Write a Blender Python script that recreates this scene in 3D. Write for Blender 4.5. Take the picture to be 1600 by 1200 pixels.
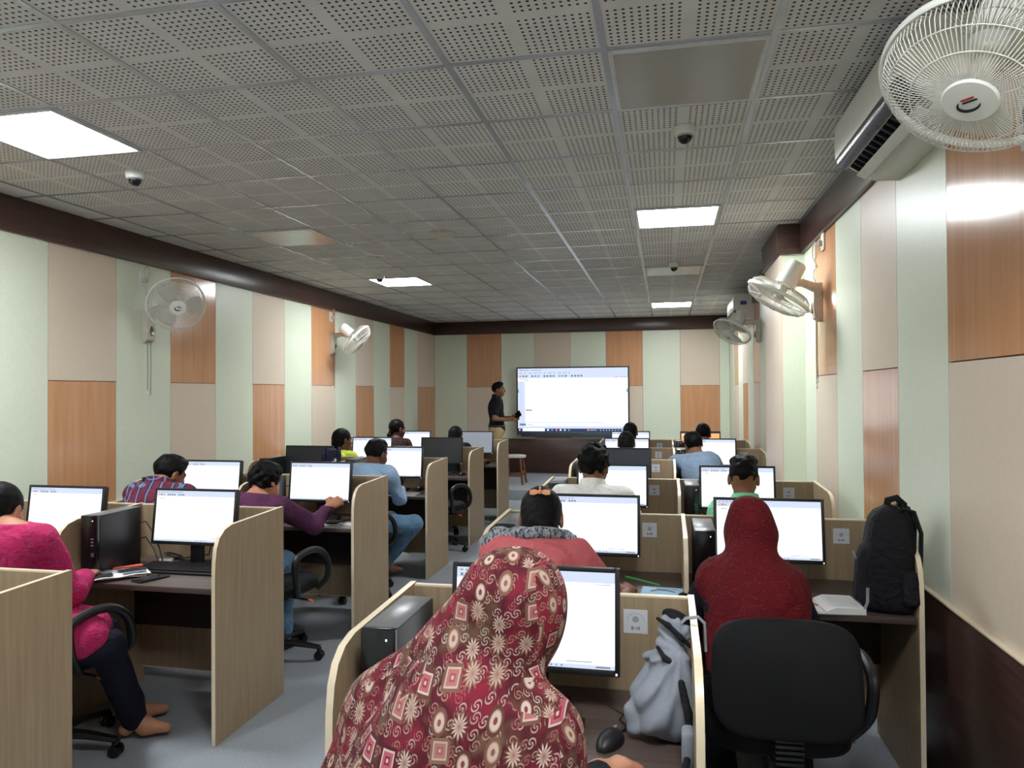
import bpy, bmesh, math, random
import numpy as np
from mathutils import Vector, Matrix, Euler
random.seed(7)
for o in list(bpy.data.objects): bpy.data.objects.remove(o)
SC = bpy.context.scene
COL = SC.collection
PI = math.pi

# ------------------------------------------------------------------ camera, world, exposure
EYE = 1.5365
yaw, pit, rol, FPX = 0.20757, 0.01194, -0.0064, 1141.55
cy, sy, cp, sp = math.cos(yaw), math.sin(yaw), math.cos(pit), math.sin(pit)
F = Vector((-sy*cp, cy*cp, sp)); Rv = Vector((cy, sy, 0)); U = Rv.cross(F)
R2 = Rv*math.cos(rol) + U*math.sin(rol); U2 = -Rv*math.sin(rol) + U*math.cos(rol)
cam = bpy.data.cameras.new('camera'); camo = bpy.data.objects.new('camera', cam); COL.objects.link(camo)
cam.sensor_width = 36; cam.lens = FPX/1600*36; cam.clip_start = 0.05; cam.clip_end = 60
camo.matrix_world = Matrix(((R2.x, U2.x, -F.x, 0), (R2.y, U2.y, -F.y, 0), (R2.z, U2.z, -F.z, EYE), (0, 0, 0, 1)))
SC.camera = camo
W = bpy.data.worlds.new('world'); SC.world = W; W.use_nodes = True
W.node_tree.nodes['Background'].inputs[0].default_value = (0.80, 0.90, 1.0, 1)
W.node_tree.nodes['Background'].inputs[1].default_value = 0.5
SC.view_settings.view_transform = 'Standard'; SC.view_settings.look = 'None'
SC.view_settings.gamma = 1; SC.view_settings.use_curve_mapping = False
SC.view_settings.exposure = 0.7
SC.cycles.diffuse_bounces = 7; SC.cycles.max_bounces = 14
LIGHT_E = 35.0       # ceiling panels
SCREEN_E = 0.85     # monitors

# ------------------------------------------------------------------ helpers
def S(r, g, b):
    f = lambda c: (c/255/12.92 if c/255 <= .04045 else ((c/255+.055)/1.055)**2.4)
    return (f(r), f(g), f(b), 1)

class NT:
    def __init__(s, name):
        s.m = bpy.data.materials.new(name); s.m.use_nodes = True
        s.t = s.m.node_tree; s.n = s.t.nodes; s.b = s.n['Principled BSDF']
    def node(s, typ, **kw):
        n = s.n.new(typ)
        for k, v in kw.items():
            if k.startswith('i_'):
                key = k[2:]; key = int(key) if key.isdigit() else key
                s.put(n.inputs[key], v)
            else: setattr(n, k, v)
        return n
    def put(s, sock, v):
        if isinstance(v, bpy.types.NodeSocket): s.t.links.new(v, sock)
        else: sock.default_value = v
    def math(s, op, a, b=0.0, c=0.0, clamp=False):
        n = s.node('ShaderNodeMath', operation=op, use_clamp=clamp)
        s.put(n.inputs[0], a); s.put(n.inputs[1], b); s.put(n.inputs[2], c)
        return n.outputs[0]
    def mix(s, f, a, b, mode='MIX'):
        n = s.node('ShaderNodeMix', data_type='RGBA', blend_type=mode)
        s.put(n.inputs[0], f); s.put(n.inputs[6], a); s.put(n.inputs[7], b)
        return n.outputs[2]
    def obj(s): return s.node('ShaderNodeTexCoord').outputs['Object']
    def xyz(s, v):
        n = s.node('ShaderNodeSeparateXYZ'); s.put(n.inputs[0], v); return n.outputs
    def comb(s, x, y, z=0.0):
        n = s.node('ShaderNodeCombineXYZ'); s.put(n.inputs[0], x); s.put(n.inputs[1], y); s.put(n.inputs[2], z); return n.outputs[0]
    def noise(s, vec, scale, detail=3, rough=.5):
        n = s.node('ShaderNodeTexNoise'); s.put(n.inputs['Vector'], vec); n.inputs['Scale'].default_value = scale
        n.inputs['Detail'].default_value = detail; n.inputs['Roughness'].default_value = rough
        return n.outputs[0]
    def mapping(s, vec, scale=(1, 1, 1), rot=(0, 0, 0)):
        n = s.node('ShaderNodeMapping'); s.put(n.inputs[0], vec); n.inputs['Scale'].default_value = scale; n.inputs['Rotation'].default_value = rot
        return n.outputs[0]
    def ramp(s, f, stops, interp='LINEAR'):
        n = s.node('ShaderNodeValToRGB'); s.put(n.inputs[0], f); e = n.color_ramp; e.interpolation = interp
        while len(e.elements) < len(stops): e.elements.new(0.5)
        for el, (p, c) in zip(e.elements, stops): el.position = p; el.color = c
        return n.outputs[0]
    def bump(s, h, strength=.3, dist=.002):
        n = s.node('ShaderNodeBump'); s.put(n.inputs['Height'], h); n.inputs['Strength'].default_value = strength; n.inputs['Distance'].default_value = dist
        s.t.links.new(n.outputs[0], s.b.inputs['Normal'])
    def fin(s, col, rough=.5, spec=.5, metal=0):
        s.put(s.b.inputs['Base Color'], col); s.put(s.b.inputs['Roughness'], rough)
        s.b.inputs['Specular IOR Level'].default_value = spec; s.b.inputs['Metallic'].default_value = metal
        return s.m

def plain(name, col, rough=.5, spec=.5, metal=0, var=.08, scale=30):
    k = NT(name)
    n = k.noise(k.obj(), scale, 3)
    dark = tuple(c*(1-var) for c in col[:3])+(1,); lite = tuple(min(1, c*(1+var)) for c in col[:3])+(1,)
    return k.fin(k.ramp(n, [(.3, dark), (.7, lite)]), rough, spec, metal)

def fabric(name, col, rough=.9, var=.12, weave=600, bump=.25, spec=.2):
    k = NT(name); o = k.obj()
    n = k.noise(o, 9, 4); w = k.noise(o, weave, 2)
    dark = tuple(c*(1-var) for c in col[:3])+(1,); lite = tuple(min(1, c*(1+var)) for c in col[:3])+(1,)
    c = k.ramp(n, [(.3, dark), (.7, lite)])
    wr = k.noise(k.mapping(o, (1, 1, .6), (.4, .3, .5)), 17, 2, .5); wr2 = k.noise(k.mapping(o, (.6, 1, 1.5), (0, .5, .2)), 34, 2, .5)
    hgt = k.math('ADD', k.math('ADD', k.math('ABSOLUTE', k.math('SUBTRACT', wr, .5)), k.math('MULTIPLY', k.math('ABSOLUTE', k.math('SUBTRACT', wr2, .5)), .4)), k.math('MULTIPLY', w, .012*bump))
    k.bump(hgt, .75, .035)
    return k.fin(c, rough, spec)

def wood(name, c1, c2, scale=(40, 40, 2.2), rough=.45, spec=.4, bump=0):
    k = NT(name); o = k.obj()
    n = k.noise(k.mapping(o, scale), 1.0, 5, .6)
    n2 = k.noise(k.mapping(o, (scale[0]*5, scale[1]*5, scale[2]*4)), 1.0, 2)
    f = k.math('ADD', k.math('MULTIPLY', n, .75), k.math('MULTIPLY', n2, .25))
    c = k.ramp(f, [(.34, c1), (.64, c2)])
    if bump: k.bump(n2, bump, .001)
    return k.fin(c, rough, spec)

def emis(name, col, e):
    k = NT(name)
    k.put(k.b.inputs['Base Color'], (0.02, 0.02, 0.02, 1)); k.put(k.b.inputs['Emission Color'], col)
    k.b.inputs['Emission Strength'].default_value = e; k.b.inputs['Roughness'].default_value = .35
    return k.m

class MB:
    def __init__(s): s.v = []; s.f = []; s.m = []
    def add(s, vs, fs, mi=0, M=None):
        b = len(s.v)
        s.v += [tuple(M @ Vector(p)) if M is not None else tuple(p) for p in vs]
        s.f += [tuple(b+i for i in f) for f in fs]; s.m += [mi]*len(fs)
        return s
    def box(s, x0, x1, y0, y1, z0, z1, mi=0, M=None):
        v = [(x, y, z) for z in (z0, z1) for y in (y0, y1) for x in (x0, x1)]
        return s.add(v, [(0, 2, 3, 1), (4, 5, 7, 6), (0, 1, 5, 4), (2, 6, 7, 3), (0, 4, 6, 2), (1, 3, 7, 5)], mi, M)
    def prism(s, poly, axis, a, b, mi=0, M=None, mside=None):
        n = len(poly)
        mk = {'x': lambda p, t: (t, p[0], p[1]), 'y': lambda p, t: (p[0], t, p[1]), 'z': lambda p, t: (p[0], p[1], t)}[axis]
        v = [mk(p, a) for p in poly]+[mk(p, b) for p in poly]
        s.add(v, [tuple(range(n)), tuple(range(2*n-1, n-1, -1))], mi, M)
        s.add(v, [((i+1) % n, i, n+i, n+(i+1) % n) for i in range(n)], mi if mside is None else mside, M)
        return s
    def rings(s, rs, mi=0, M=None, cap=True, closed=False):
        n = len(rs[0]); v = [p for r in rs for p in r]; f = []
        K = len(rs)
        for i in range(K if closed else K-1):
            a = i*n; b = ((i+1) % K)*n
            f += [(a+j, a+(j+1) % n, b+(j+1) % n, b+j) for j in range(n)]
        if cap and not closed: f += [tuple(range(n-1, -1, -1)), tuple(range((K-1)*n, K*n))]
        return s.add(v, f, mi, M)
    def tube(s, pts, r, n=8, mi=0, M=None, closed=False, flat=1.0):
        P = [Vector(p) for p in pts]; K = len(P); rs = []
        up = None
        for i in range(K):
            if closed: t = P[(i+1) % K]-P[i-1]
            else: t = P[min(i+1, K-1)]-P[max(i-1, 0)]
            t.normalize()
            if up is None:
                up = Vector((0, 0, 1)) if abs(t.z) < .9 else Vector((0, 1, 0))
            a = t.cross(up)
            if a.length < 1e-6: a = t.orthogonal()
            a.normalize(); up = a.cross(t).normalized()
            rr = r[i] if isinstance(r, (list, tuple)) else r
            rs.append([P[i]+a*(math.cos(2*PI*j/n)*rr)+up*(math.sin(2*PI*j/n)*rr*flat) for j in range(n)])
        return s.rings(rs, mi, M, True, closed)
    def lathe(s, prof, n=24, mi=0, M=None, cap=True):
        rs = [[(r*math.cos(2*PI*j/n), r*math.sin(2*PI*j/n), z) for j in range(n)] for r, z in prof]
        return s.rings(rs, mi, M, cap)
    def ball(s, c, r, n=12, mi=0, M=None):
        rx, ry, rz = (r, r, r) if not isinstance(r, (tuple, list)) else r
        rs = []
        for i in range(n//2+1):
            th = max(.02, min(PI-.02, PI*i/(n//2)))
            rs.append([(c[0]+rx*math.sin(th)*math.cos(2*PI*j/n), c[1]+ry*math.sin(th)*math.sin(2*PI*j/n), c[2]-rz*math.cos(th)) for j in range(n)])
        return s.rings(rs, mi, M)
    def obj(s, name, mats, parent=None, bevel=0, seg=2, smooth=True, angle=35, loc=None, rot=None):
        me = bpy.data.meshes.new(name)
        me.from_pydata(s.v, [], s.f); me.update()
        mats = mats if isinstance(mats, (list, tuple)) else [mats]
        for m in mats: me.materials.append(m)
        me.polygons.foreach_set('material_index', s.m)
        bm = bmesh.new(); bm.from_mesh(me)
        bmesh.ops.recalc_face_normals(bm, faces=bm.faces)
        if bevel:
            ed = [e for e in bm.edges if len(e.link_faces) == 2 and e.calc_face_angle(0) > math.radians(50)]
            bmesh.ops.bevel(bm, geom=ed, offset=bevel, segments=seg, affect='EDGES', profile=.5, clamp_overlap=True)
        bm.to_mesh(me); bm.free()
        if smooth:
            me.polygons.foreach_set('use_smooth', [True]*len(me.polygons))
            me.set_sharp_from_angle(angle=math.radians(angle))
        o = bpy.data.objects.new(name, me); COL.objects.link(o)
        if parent is not None: o.parent = parent
        if loc is not None: o.location = loc
        if rot is not None: o.rotation_euler = rot
        return o

def tag(o, label, cat, group=None):
    o['label'] = label; o['category'] = cat
    if group: o['group'] = group
    return o
def thing(name, label, cat, loc=(0, 0, 0), rz=0, group=None):
    o = bpy.data.objects.new(name, None); COL.objects.link(o)
    o.empty_display_size = .1; o.location = loc; o.rotation_euler = (0, 0, rz)
    return tag(o, label, cat, group)
def struct(o): o['kind'] = 'structure'; return o
def plabel(o, l): o['label'] = l; return o
def kids(o): return [c for c in KID.get(o.name, [])]
def dup(root, label, loc, rz=0, group=None):
    r = root.copy(); COL.objects.link(r); r.location = loc; r.rotation_euler = (0, 0, rz); r['label'] = label
    if group: r['group'] = group
    for ch in list(root.children):
        c = ch.copy(); COL.objects.link(c); c.parent = r
        for g in list(ch.children):
            d = g.copy(); COL.objects.link(d); d.parent = c
    return r

_txt = {}
def text_geo(s):
    if s not in _txt:
        cu = bpy.data.curves.new('lettering', 'FONT'); cu.body = s; cu.align_x = 'CENTER'; cu.align_y = 'CENTER'; cu.size = 1; cu.offset = .012
        o = bpy.data.objects.new('lettering', cu); COL.objects.link(o)
        dg = bpy.context.evaluated_depsgraph_get(); ev = o.evaluated_get(dg); me = ev.to_mesh()
        _txt[s] = ([tuple(v.co) for v in me.vertices], [tuple(p.vertices) for p in me.polygons])
        ev.to_mesh_clear(); bpy.data.objects.remove(o); bpy.data.curves.remove(cu)
    return _txt[s]
def rotz(a): return Matrix.Rotation(a, 4, 'Z')
def T(x, y, z): return Matrix.Translation((x, y, z))
RX90 = Matrix.Rotation(PI/2, 4, 'X')

# ------------------------------------------------------------------ materials
M = {}
M['green'] = plain('pale_green_laminate', S(218, 225, 205), .38, .4, var=.03, scale=60)
M['beige'] = plain('beige_laminate', S(216, 200, 181), .42, .4, var=.03, scale=80)
M['orange'] = wood('orange_wood_laminate', S(194, 140, 100), S(208, 156, 116), (22, 22, 1.0), .16, .55)
M['darkwood'] = wood('dark_walnut_laminate', S(54, 37, 34), S(80, 56, 49), (3, 3, 60), .28, .5)
M['groove'] = plain('groove_backing_brown', S(92, 62, 44), .7)  # brown backing that shows in the panel joints
M['cream'] = plain('cream_edge_band', S(222, 206, 178), .35, .5, var=.03)
M['ash'] = wood('light_ash_laminate', S(146, 126, 101), S(165, 144, 117), (60, 60, 2.5), .45, .4)
M['top'] = wood('dark_brown_worktop', S(66, 54, 50), S(88, 74, 68), (3, 70, 70), .42, .4)
M['apron'] = wood('dark_wenge_board', S(44, 32, 28), S(62, 46, 40), (2, 60, 60), .45, .35)
M['black'] = plain('black_plastic', S(18, 18, 21), .45, .5, var=.1)
M['blackg'] = plain('glossy_black_plastic', S(15, 15, 18), .2, .5, var=.05)
M['blackfab'] = plain('black_upholstery', S(15, 16, 19), .8, .3, var=.1, scale=300)
M['tower'] = plain('tower_black_metal', S(19, 19, 22), .42, .5, var=.06)
M['towersheen'] = plain('tower_top_painted_sheen', S(112, 114, 116), .28, .6, metal=.2, var=.05)  # light reflected by the tower tops, put into a paler colour
M['white'] = plain('white_plastic', S(226, 226, 220), .38, .5, var=.03)
M['offwhite'] = plain('dusty_white_plastic', S(196, 190, 178), .5, .5, var=.08)
M['silver'] = plain('silver_metal', S(170, 172, 175), .3, .5, .9)
M['wire'] = plain('grille_wire_white', S(214, 212, 204), .4, .5, var=.03)
M['paper'] = plain('white_paper', S(225, 225, 226), .8, .2, var=.03)
M['print'] = plain('grey_ink', S(110, 112, 120), .8, .2); M['emblem'] = plain('pale_grey_emblem', S(158, 160, 166), .8, .2)
M['inkdark'] = plain('dark_ink', S(40, 42, 50), .8, .2)
M['label'] = plain('label_paper', S(205, 207, 214), .6, .3, var=.03)
M['blue'] = plain('blue_badge', S(40, 80, 150), .5)
M['red'] = plain('red_badge', S(170, 40, 40), .5)
M['lamp'] = emis('lamp_diffuser_lit', (.93, .975, 1, 1), LIGHT_E)
M['lampoff'] = plain('lamp_diffuser_unlit', S(168, 166, 158), .22, .5, var=.02)
M['lampframe'] = plain('lamp_frame_white', S(200, 202, 205), .35)
M['tbar'] = plain('ceiling_grid_white_metal', S(182, 184, 192), .25, .5, .3, var=.03)
M['screen'] = emis('screen_white', (.93, .95, 1, 1), SCREEN_E)
M['scr_mark'] = emis('screen_grey_marks', (.20, .23, .30, 1), .6)
M['scr_bar'] = emis('screen_pale_bar', (.58, .66, .84, 1), SCREEN_E*.85)
M['scr_red'] = emis('screen_red_icon', (.8, .22, .12, 1), .8)
M['scr_blue'] = emis('screen_blue_icon', (.12, .3, .6, 1), .8)
M['scr_task'] = emis('screen_taskbar', (.012, .03, .10, 1), .7)
M['scr_gray'] = emis('screen_grey_desktop', (.36, .40, .47, 1), .45)
M['scr_orange'] = emis('screen_orange_desktop', (1, .40, .12, 1), .8)
M['scr_off'] = plain('screen_off_glass', S(38, 42, 50), .3, .5, var=.03)
M['skin'] = plain('brown_skin', S(136, 90, 66), .5, .35, var=.07, scale=14)
M['skin2'] = plain('tan_skin', S(176, 122, 94), .5, .35, var=.07, scale=14)
M['skin3'] = plain('deep_brown_skin', S(104, 68, 52), .5, .35, var=.07, scale=14)
M['eye'] = plain('eye_white', S(220, 215, 208), .3)
M['lips'] = plain('lips', S(120, 66, 60), .5)
def hairmat():
    k = NT('black_hair'); o = k.obj()
    n = k.noise(k.mapping(o, (160, 160, 12)), 1, 3)
    k.bump(n, .6, .004)
    return k.fin(k.ramp(n, [(.3, S(7, 6, 7)), (.75, S(19, 17, 17))]), .55, .12)
M['hair'] = hairmat()
def carpet():
    k = NT('grey_carpet'); o = k.obj()
    n = k.noise(o, 260, 2); n2 = k.noise(o, 1.4, 3)
    c = k.ramp(n, [(.3, S(124, 130, 137)), (.7, S(186, 191, 198))])
    c = k.mix(k.math('MULTIPLY', n2, .25), c, S(88, 92, 98))
    k.bump(n, .6, .004)
    return k.fin(c, .95, .1)
M['carpet'] = carpet()
GX0, GY0, TILE = -.2122, 2.6904, .6
def ceilmat():
    k = NT('perforated_gypsum_tile'); x, y, z = k.xyz(k.obj())
    def cell(c, off):
        w = k.math('FLOORED_MODULO', k.math('SUBTRACT', c, off), .3)
        a = k.math('DIVIDE', k.math('SUBTRACT', w, .15), .0262)
        inside = k.math('LESS_THAN', k.math('ABSOLUTE', a), 5.0)
        fr = k.math('SUBTRACT', k.math('FLOORED_MODULO', k.math('ADD', a, 50.0), 1.0), .5)
        return fr, inside
    fx, ix = cell(x, GX0); fy, iy = cell(y, GY0)
    d = k.math('SQRT', k.math('ADD', k.math('MULTIPLY', fx, fx), k.math('MULTIPLY', fy, fy)))
    hole = k.math('MULTIPLY', k.math('MULTIPLY', k.math('LESS_THAN', d, .215), ix), iy)
    border = k.math('GREATER_THAN', x, -3.8122)          # plain margin strip along the left wall
    hole = k.math('MULTIPLY', hole, border)
    n = k.noise(k.obj(), 5, 3)
    base = k.ramp(n, [(.3, S(206, 206, 204)), (.7, S(218, 218, 216))])
    return k.fin(k.mix(hole, base, S(38, 37, 34)), .7, .3)  # shade inside the perforations is painted as dark dots
M['ceil'] = ceilmat()

# ------------------------------------------------------------------ room shell
XL, XR, YB, YF, ZC = -4.06, 1.03, 12.54, -1.3, 2.80
ZCOR, ZDIV, ZW = 2.574, 1.639, .735
def panel_run(mb, bounds, kinds, axis, pos, face, z0=0.0, z1=ZC, sign=1):
    """panel slabs along a wall: bounds list of coordinates, kinds: G, BO, OB, B; slabs 12 mm thick on a dark backing"""
    g = .0025; t = .012
    idx = {'G': 1, 'B': 2, 'O': 3}
    for i, kd in enumerate(kinds):
        a, b = bounds[i]+g, bounds[i+1]-g
        segs = [(z0, z1, kd)] if len(kd) == 1 else [(ZDIV+g, z1, kd[0]), (z0, ZDIV-g, kd[1])]
        for s0, s1, q in segs:
            lo, hi = sorted((pos, pos+sign*t))
            if axis == 'y': mb.box(lo, hi, a, b, s0, s1, idx[q])
            else: mb.box(a, b, lo, hi, s0, s1, idx[q])
WM = [M['groove'], M['green'], M['beige'], M['orange']]
cyc = ['BO', 'G', 'OB', 'G']
# left wall
mb = MB(); mb.box(XL-.15, XL-.012, YF-.15, YB+.15, 0, ZC+.1, 0)
bnd = [4.158+.622*k for k in range(-9, 14)]; bnd[0] = YF; bnd[-1] = YB
kinds = [cyc[(k) % 4] for k in range(-9, 13)]
panel_run(mb, bnd, kinds, 'y', XL-.012, 1, ZW, ZCOR+.02, 1)
mb.box(XL-.012, XL-.002, YF, YB, 0, ZW, 0)
struct(mb.obj('wall_left', WM, smooth=False))
# back wall
mb = MB(); mb.box(XL-.15, XR+.15, YB+.012, YB+.15, 0, ZC+.1, 0)
bb = [XL, -3.453, -2.835, -2.24, -1.611, -.996, -.382, .2406, .871, XR]
panel_run(mb, bb, ['G', 'OB', 'G', 'BO', 'G', 'OB', 'G', 'BO', 'G'], 'x', YB+.012, 1, ZW, ZCOR+.02, -1)
mb.box(XL, XR, YB+.002, YB+.012, 0, ZW, 0)
struct(mb.obj('wall_back', WM, smooth=False))
# right wall with its pillar
PX, PY0, PY1 = .86, 5.85, 6.74
mb = MB(); mb.box(XR+.012, XR+.15, YF-.15, YB+.15, 0, ZC+.1, 0)
br = [YF, -.72, -.1, .52, 1.14, 1.76, 2.38, 2.995, 3.6, 4.21, 4.81, 5.44, PY0]
panel_run(mb, br, ['G', 'OB', 'G', 'BO', 'G', 'BO', 'OB', 'G', 'BO', 'G', 'OB', 'G'], 'y', XR+.012, 1, ZW, ZCOR+.02, -1)
br = [PY1, 7.3, 7.92, 8.54, 9.16, 9.78, 10.4, 11.02, 11.64, YB]
panel_run(mb, br, ['G', 'BO', 'G', 'OB', 'G', 'BO', 'G', 'OB', 'G'], 'y', XR+.012, 1, ZW, ZCOR+.02, -1)
mb.box(XR+.002, XR+.012, YF, PY0, 0, ZW, 0); mb.box(XR+.002, XR+.012, PY1, YB, 0, ZW, 0)
mb.box(PX+.012, XR+.012, PY0+.012, PY1-.012, 0, ZC, 0)
mb.box(PX+.012, XR, PY0, PY0+.012, 0, ZC, 1); mb.box(PX+.012, XR, PY1-.012, PY1, 0, ZC, 1)
mb.box(PX, PX+.012, PY0, PY1, 0, ZC, 2)
struct(mb.obj('wall_right', WM, smooth=False))
# wall behind the viewer
ADDED_WINS = [(-3.55, -1.85), (-1.35, .35)]; WZ0, WZ1 = .75, 2.50  # added window openings, out of view, let sky light onto the foreground
mb = MB(); mb.box(XL-.15, XR+.15, YF-.15, YF, 0, WZ0, 1); mb.box(XL-.15, XR+.15, YF-.15, YF, WZ1, ZC+.1, 1)
for a, b in ((XL-.15, ADDED_WINS[0][0]), (ADDED_WINS[0][1], ADDED_WINS[1][0]), (ADDED_WINS[1][1], XR+.15)): mb.box(a, b, YF-.15, YF, WZ0, WZ1, 1)
struct(mb.obj('wall_front', WM, smooth=False))
for k, (a, b) in enumerate(ADDED_WINS):
    mb = MB(); f = .05
    for xx in (a, (a+b)/2-f/2, b-f): mb.box(xx, xx+f, YF-.10, YF-.04, WZ0, WZ1)
    for zz in (WZ0, WZ1-f): mb.box(a+f, (a+b)/2-f/2, YF-.10, YF-.04, zz, zz+f); mb.box((a+b)/2+f/2, b-f, YF-.10, YF-.04, zz, zz+f)
    struct(mb.obj('added_window_%d' % (k+1), M['white'], bevel=.003))
    la = bpy.data.lights.new('added_window_portal', 'AREA'); la.shape = 'RECTANGLE'; la.size = b-a; la.size_y = WZ1-WZ0; la.cycles.is_portal = True  # portal guides sky light through the added window
    lo_ = bpy.data.objects.new('added_window_portal', la); COL.objects.link(lo_); lo_.location = ((a+b)/2, YF-.02, (WZ0+WZ1)/2); lo_.rotation_euler = (PI/2, 0, 0)
mb = MB(); mb.box(XL-.15, XR+.15, YF-.15, YB+.15, -.1, 0); struct(mb.obj('floor', M['carpet'], smooth=False))
mb = MB(); mb.box(XL-.15, XR+.15, YF-.15, YB+.15, ZC, ZC+.1); struct(mb.obj('ceiling', M['ceil'], smooth=False))
# stage at the far end
YST = 10.28
mb = MB(); mb.box(XL, XR, YST, YB, 0, .14); struct(mb.obj('stage_floor', M['carpet'], bevel=.004))
# cornice, wainscot
def trim(n, boxes, bevel=.003):
    mb = MB()
    for b in boxes: mb.box(*b)
    return struct(mb.obj('trim_%d' % n, M['darkwood'], bevel=bevel))
trim(1, [(XL, XL+.03, YF, YB, ZCOR, ZC)])
trim(2, [(XL+.03, XR-.03, YB-.03, YB, ZCOR, ZC)])
trim(3, [(XR-.03, XR, YF, PY0-.03, ZCOR, ZC), (PX-.02, XR, PY0-.03, PY1+.03, ZCOR, ZC), (XR-.03, XR, PY1+.03, YB-.03, ZCOR, ZC)])
trim(4, [(XL, XL+.018, YF, YB, 0, ZW)])
trim(5, [(XL+.018, XR-.018, YB-.018, YB, 0, ZW)])
trim(6, [(XR-.018, XR, YF, PY0-.02, 0, ZW), (PX-.018, XR, PY0-.018, PY1+.018, 0, ZW), (XR-.018, XR, PY1+.02, YB-.018, 0, ZW)])
mb = MB()
mb.box(XR-.024, XR, YF, PY0-.02, ZW, ZW+.008); mb.box(XL, XL+.024, YF, YB, ZW, ZW+.008); mb.box(XL+.024, XR-.024, YB-.024, YB, ZW, ZW+.008)
struct(mb.obj('trim_7', M['cream'], bevel=.002))
# ceiling grid bars
mb = MB()
for i in range(-6, 3):
    x = GX0+TILE*i
    if XL+.03 < x < XR-.03: mb.box(x-.012, x+.012, YF, YB-.03, ZC-.004, ZC+.001)
j = -7
while GY0+TILE*j < YB-.03:
    y = GY0+TILE*j
    if y > YF: mb.box(XL+.03, XR-.03, y-.012, y+.012, ZC-.0035, ZC+.001)
    j += 1
struct(mb.obj('ceiling_grid', M['tbar'], smooth=False))

# ------------------------------------------------------------------ ceiling fixtures
def lamp(i, j, lit, label):
    x, y = GX0+TILE*(i+.5), GY0+TILE*(j+.5)
    t = thing('ceiling_lamp', label, 'ceiling light', (x, y, ZC), 0, 'square panels in the ceiling grid')
    mb = MB()
    for b in ((-.288, .288, -.288, -.27), (-.288, .288, .27, .288), (-.288, -.27, -.27, .27), (.27, .288, -.27, .27)):
        mb.box(b[0], b[1], b[2], b[3], -.012, -.001)
    mb.obj('frame', M['lampframe'], t, bevel=.002)
    MB().box(-.27, .27, -.27, .27, -.009, -.002).obj('diffuser', M['lamp'] if lit else M['lampoff'], t, smooth=False)
lamp(-5, 0, True, 'big lit square ceiling panel at the upper left, nearest on the left')
lamp(-5, 8, True, 'small lit ceiling panel far along the left, behind a dome camera')
lamp(0, 4, True, 'lit square ceiling panel halfway along the right side')
lamp(0, 13, True, 'small lit ceiling panel nearest the far wall on the right')
lamp(0, 0, False, 'unlit plain ceiling panel nearest the camera, upper right')
lamp(0, 8, False, 'unlit pale ceiling panel beside the far right dome camera')
lamp(-5, -4, True, 'added lit ceiling panel, unseen above the camera on the left')  # added panel out of view, put in to light the foreground
lamp(0, -4, True, 'added lit ceiling panel, unseen above the camera on the right')  # likewise added overhead to brighten the near desks
lamp(-5, 4, False, 'unlit glossy ceiling panel on the left mirroring the wall')

def dome(x, y, label):
    t = thing('dome_camera', label, 'security camera', (x, y, ZC), 0, 'dome cameras on the ceiling')
    t.scale = (.76, .76, .80)
    MB().lathe([(.05, -.001), (.066, -.003), (.068, -.03), (.06, -.052), (.047, -.056)], 28).obj('housing', M['white'], t)
    MB().lathe([(.044, -.05), (.045, -.066), (.038, -.085), (.024, -.098), (.006, -.103)], 24).obj('dome', M['blackg'], t)
    MB().tube([(.046*math.cos(a), .046*math.sin(a), -.058) for a in [2*PI*q/24 for q in range(24)]], .006, 6, closed=True).obj('collar_ring', M['silver'], t)
    MB().ball((0, -.03, -.078), .012, 10).obj('lens', M['tower'], t)
dome(-2.925, 3.588, 'white dome camera below the big lit panel on the left')
dome(.099, 3.567, 'white dome camera between the near unlit and lit panels on the right')
dome(-2.967, 7.30, 'dome camera overlapping the small lit panel far on the left')
dome(.088, 7.337, 'dark dome camera beside the far unlit panel on the right')
mb = MB().lathe([(.105, -.001), (.105, -.022), (.09, -.034), (.05, -.038), (.01, -.038)], 8)
tag(mb.obj('ceiling_sensor', M['offwhite'], None, bevel=.003, loc=(-1.705, 5.50, ZC), rot=(0, 0, .39)), 'off-white low octagonal cover in the middle of the ceiling', 'ceiling sensor')

# ------------------------------------------------------------------ air conditioners
def aircon(y0, y1, x0, z0, z1, label, badge=False):
    t = thing('air_conditioner', label, 'air conditioner', (XR, y0, z0))
    L = y1-y0; D = XR-x0; Hh = z1-z0; g = -.001
    def P(u, w): return (-u*D, w*Hh)      # u from wall outward, w from bottom up
    prof = [(g, Hh), P(.88, 1), P(.97, .965), P(.99, .90), P(.985, .42), P(.90, .30), P(.55, .10), P(.40, .02), (g, 0)]
    MB().prism(prof, 'y', 0, L).obj('body', M['white'], t, bevel=.004)
    fp = [P(1.0, .93), P(1.03, .86), P(1.045, .60), P(1.03, .38), P(.985, .37), P(.99, .9)]
    MB().prism(fp, 'y', .004, L-.004).obj('front_panel', M['white'], t, bevel=.003)
    gm = [P(1.03, .375), P(1.0, .27), P(.92, .20), P(.86, .18), P(.87, .25), P(.975, .36)]
    MB().prism(gm, 'y', .02, L-.02).obj('grey_trim', plain('gunmetal_plastic', S(60, 64, 70), .25, .5), t, bevel=.002)
    mo = [P(.90, .26), P(.56, .055), P(.55, .07), P(.89, .275)]
    out = MB().prism(mo, 'y', .05, L-.05).obj('outlet', M['blackg'], t)
    for k in range(14):
        yy = .07+(L-.14)*k/13
        MB().prism([P(.86, .20), P(.66, .075), P(.64, .10), P(.84, .24)], 'y', yy-.002, yy+.002).obj('fin', M['black'], out)
    MB().prism([P(.74, .065), P(.60, -.01), P(.585, .0), P(.73, .085)], 'y', .06, L-.06).obj('louver', M['white'], t)
    if badge:
        MB().box(-.16, -.09, -.002, .002, .17, .215).obj('energy_label', M['blue'], t)
    return t
aircon(2.62, 3.545, .77, 2.474, 2.768, 'white split air conditioner high on the right wall behind the nearest fan')
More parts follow.
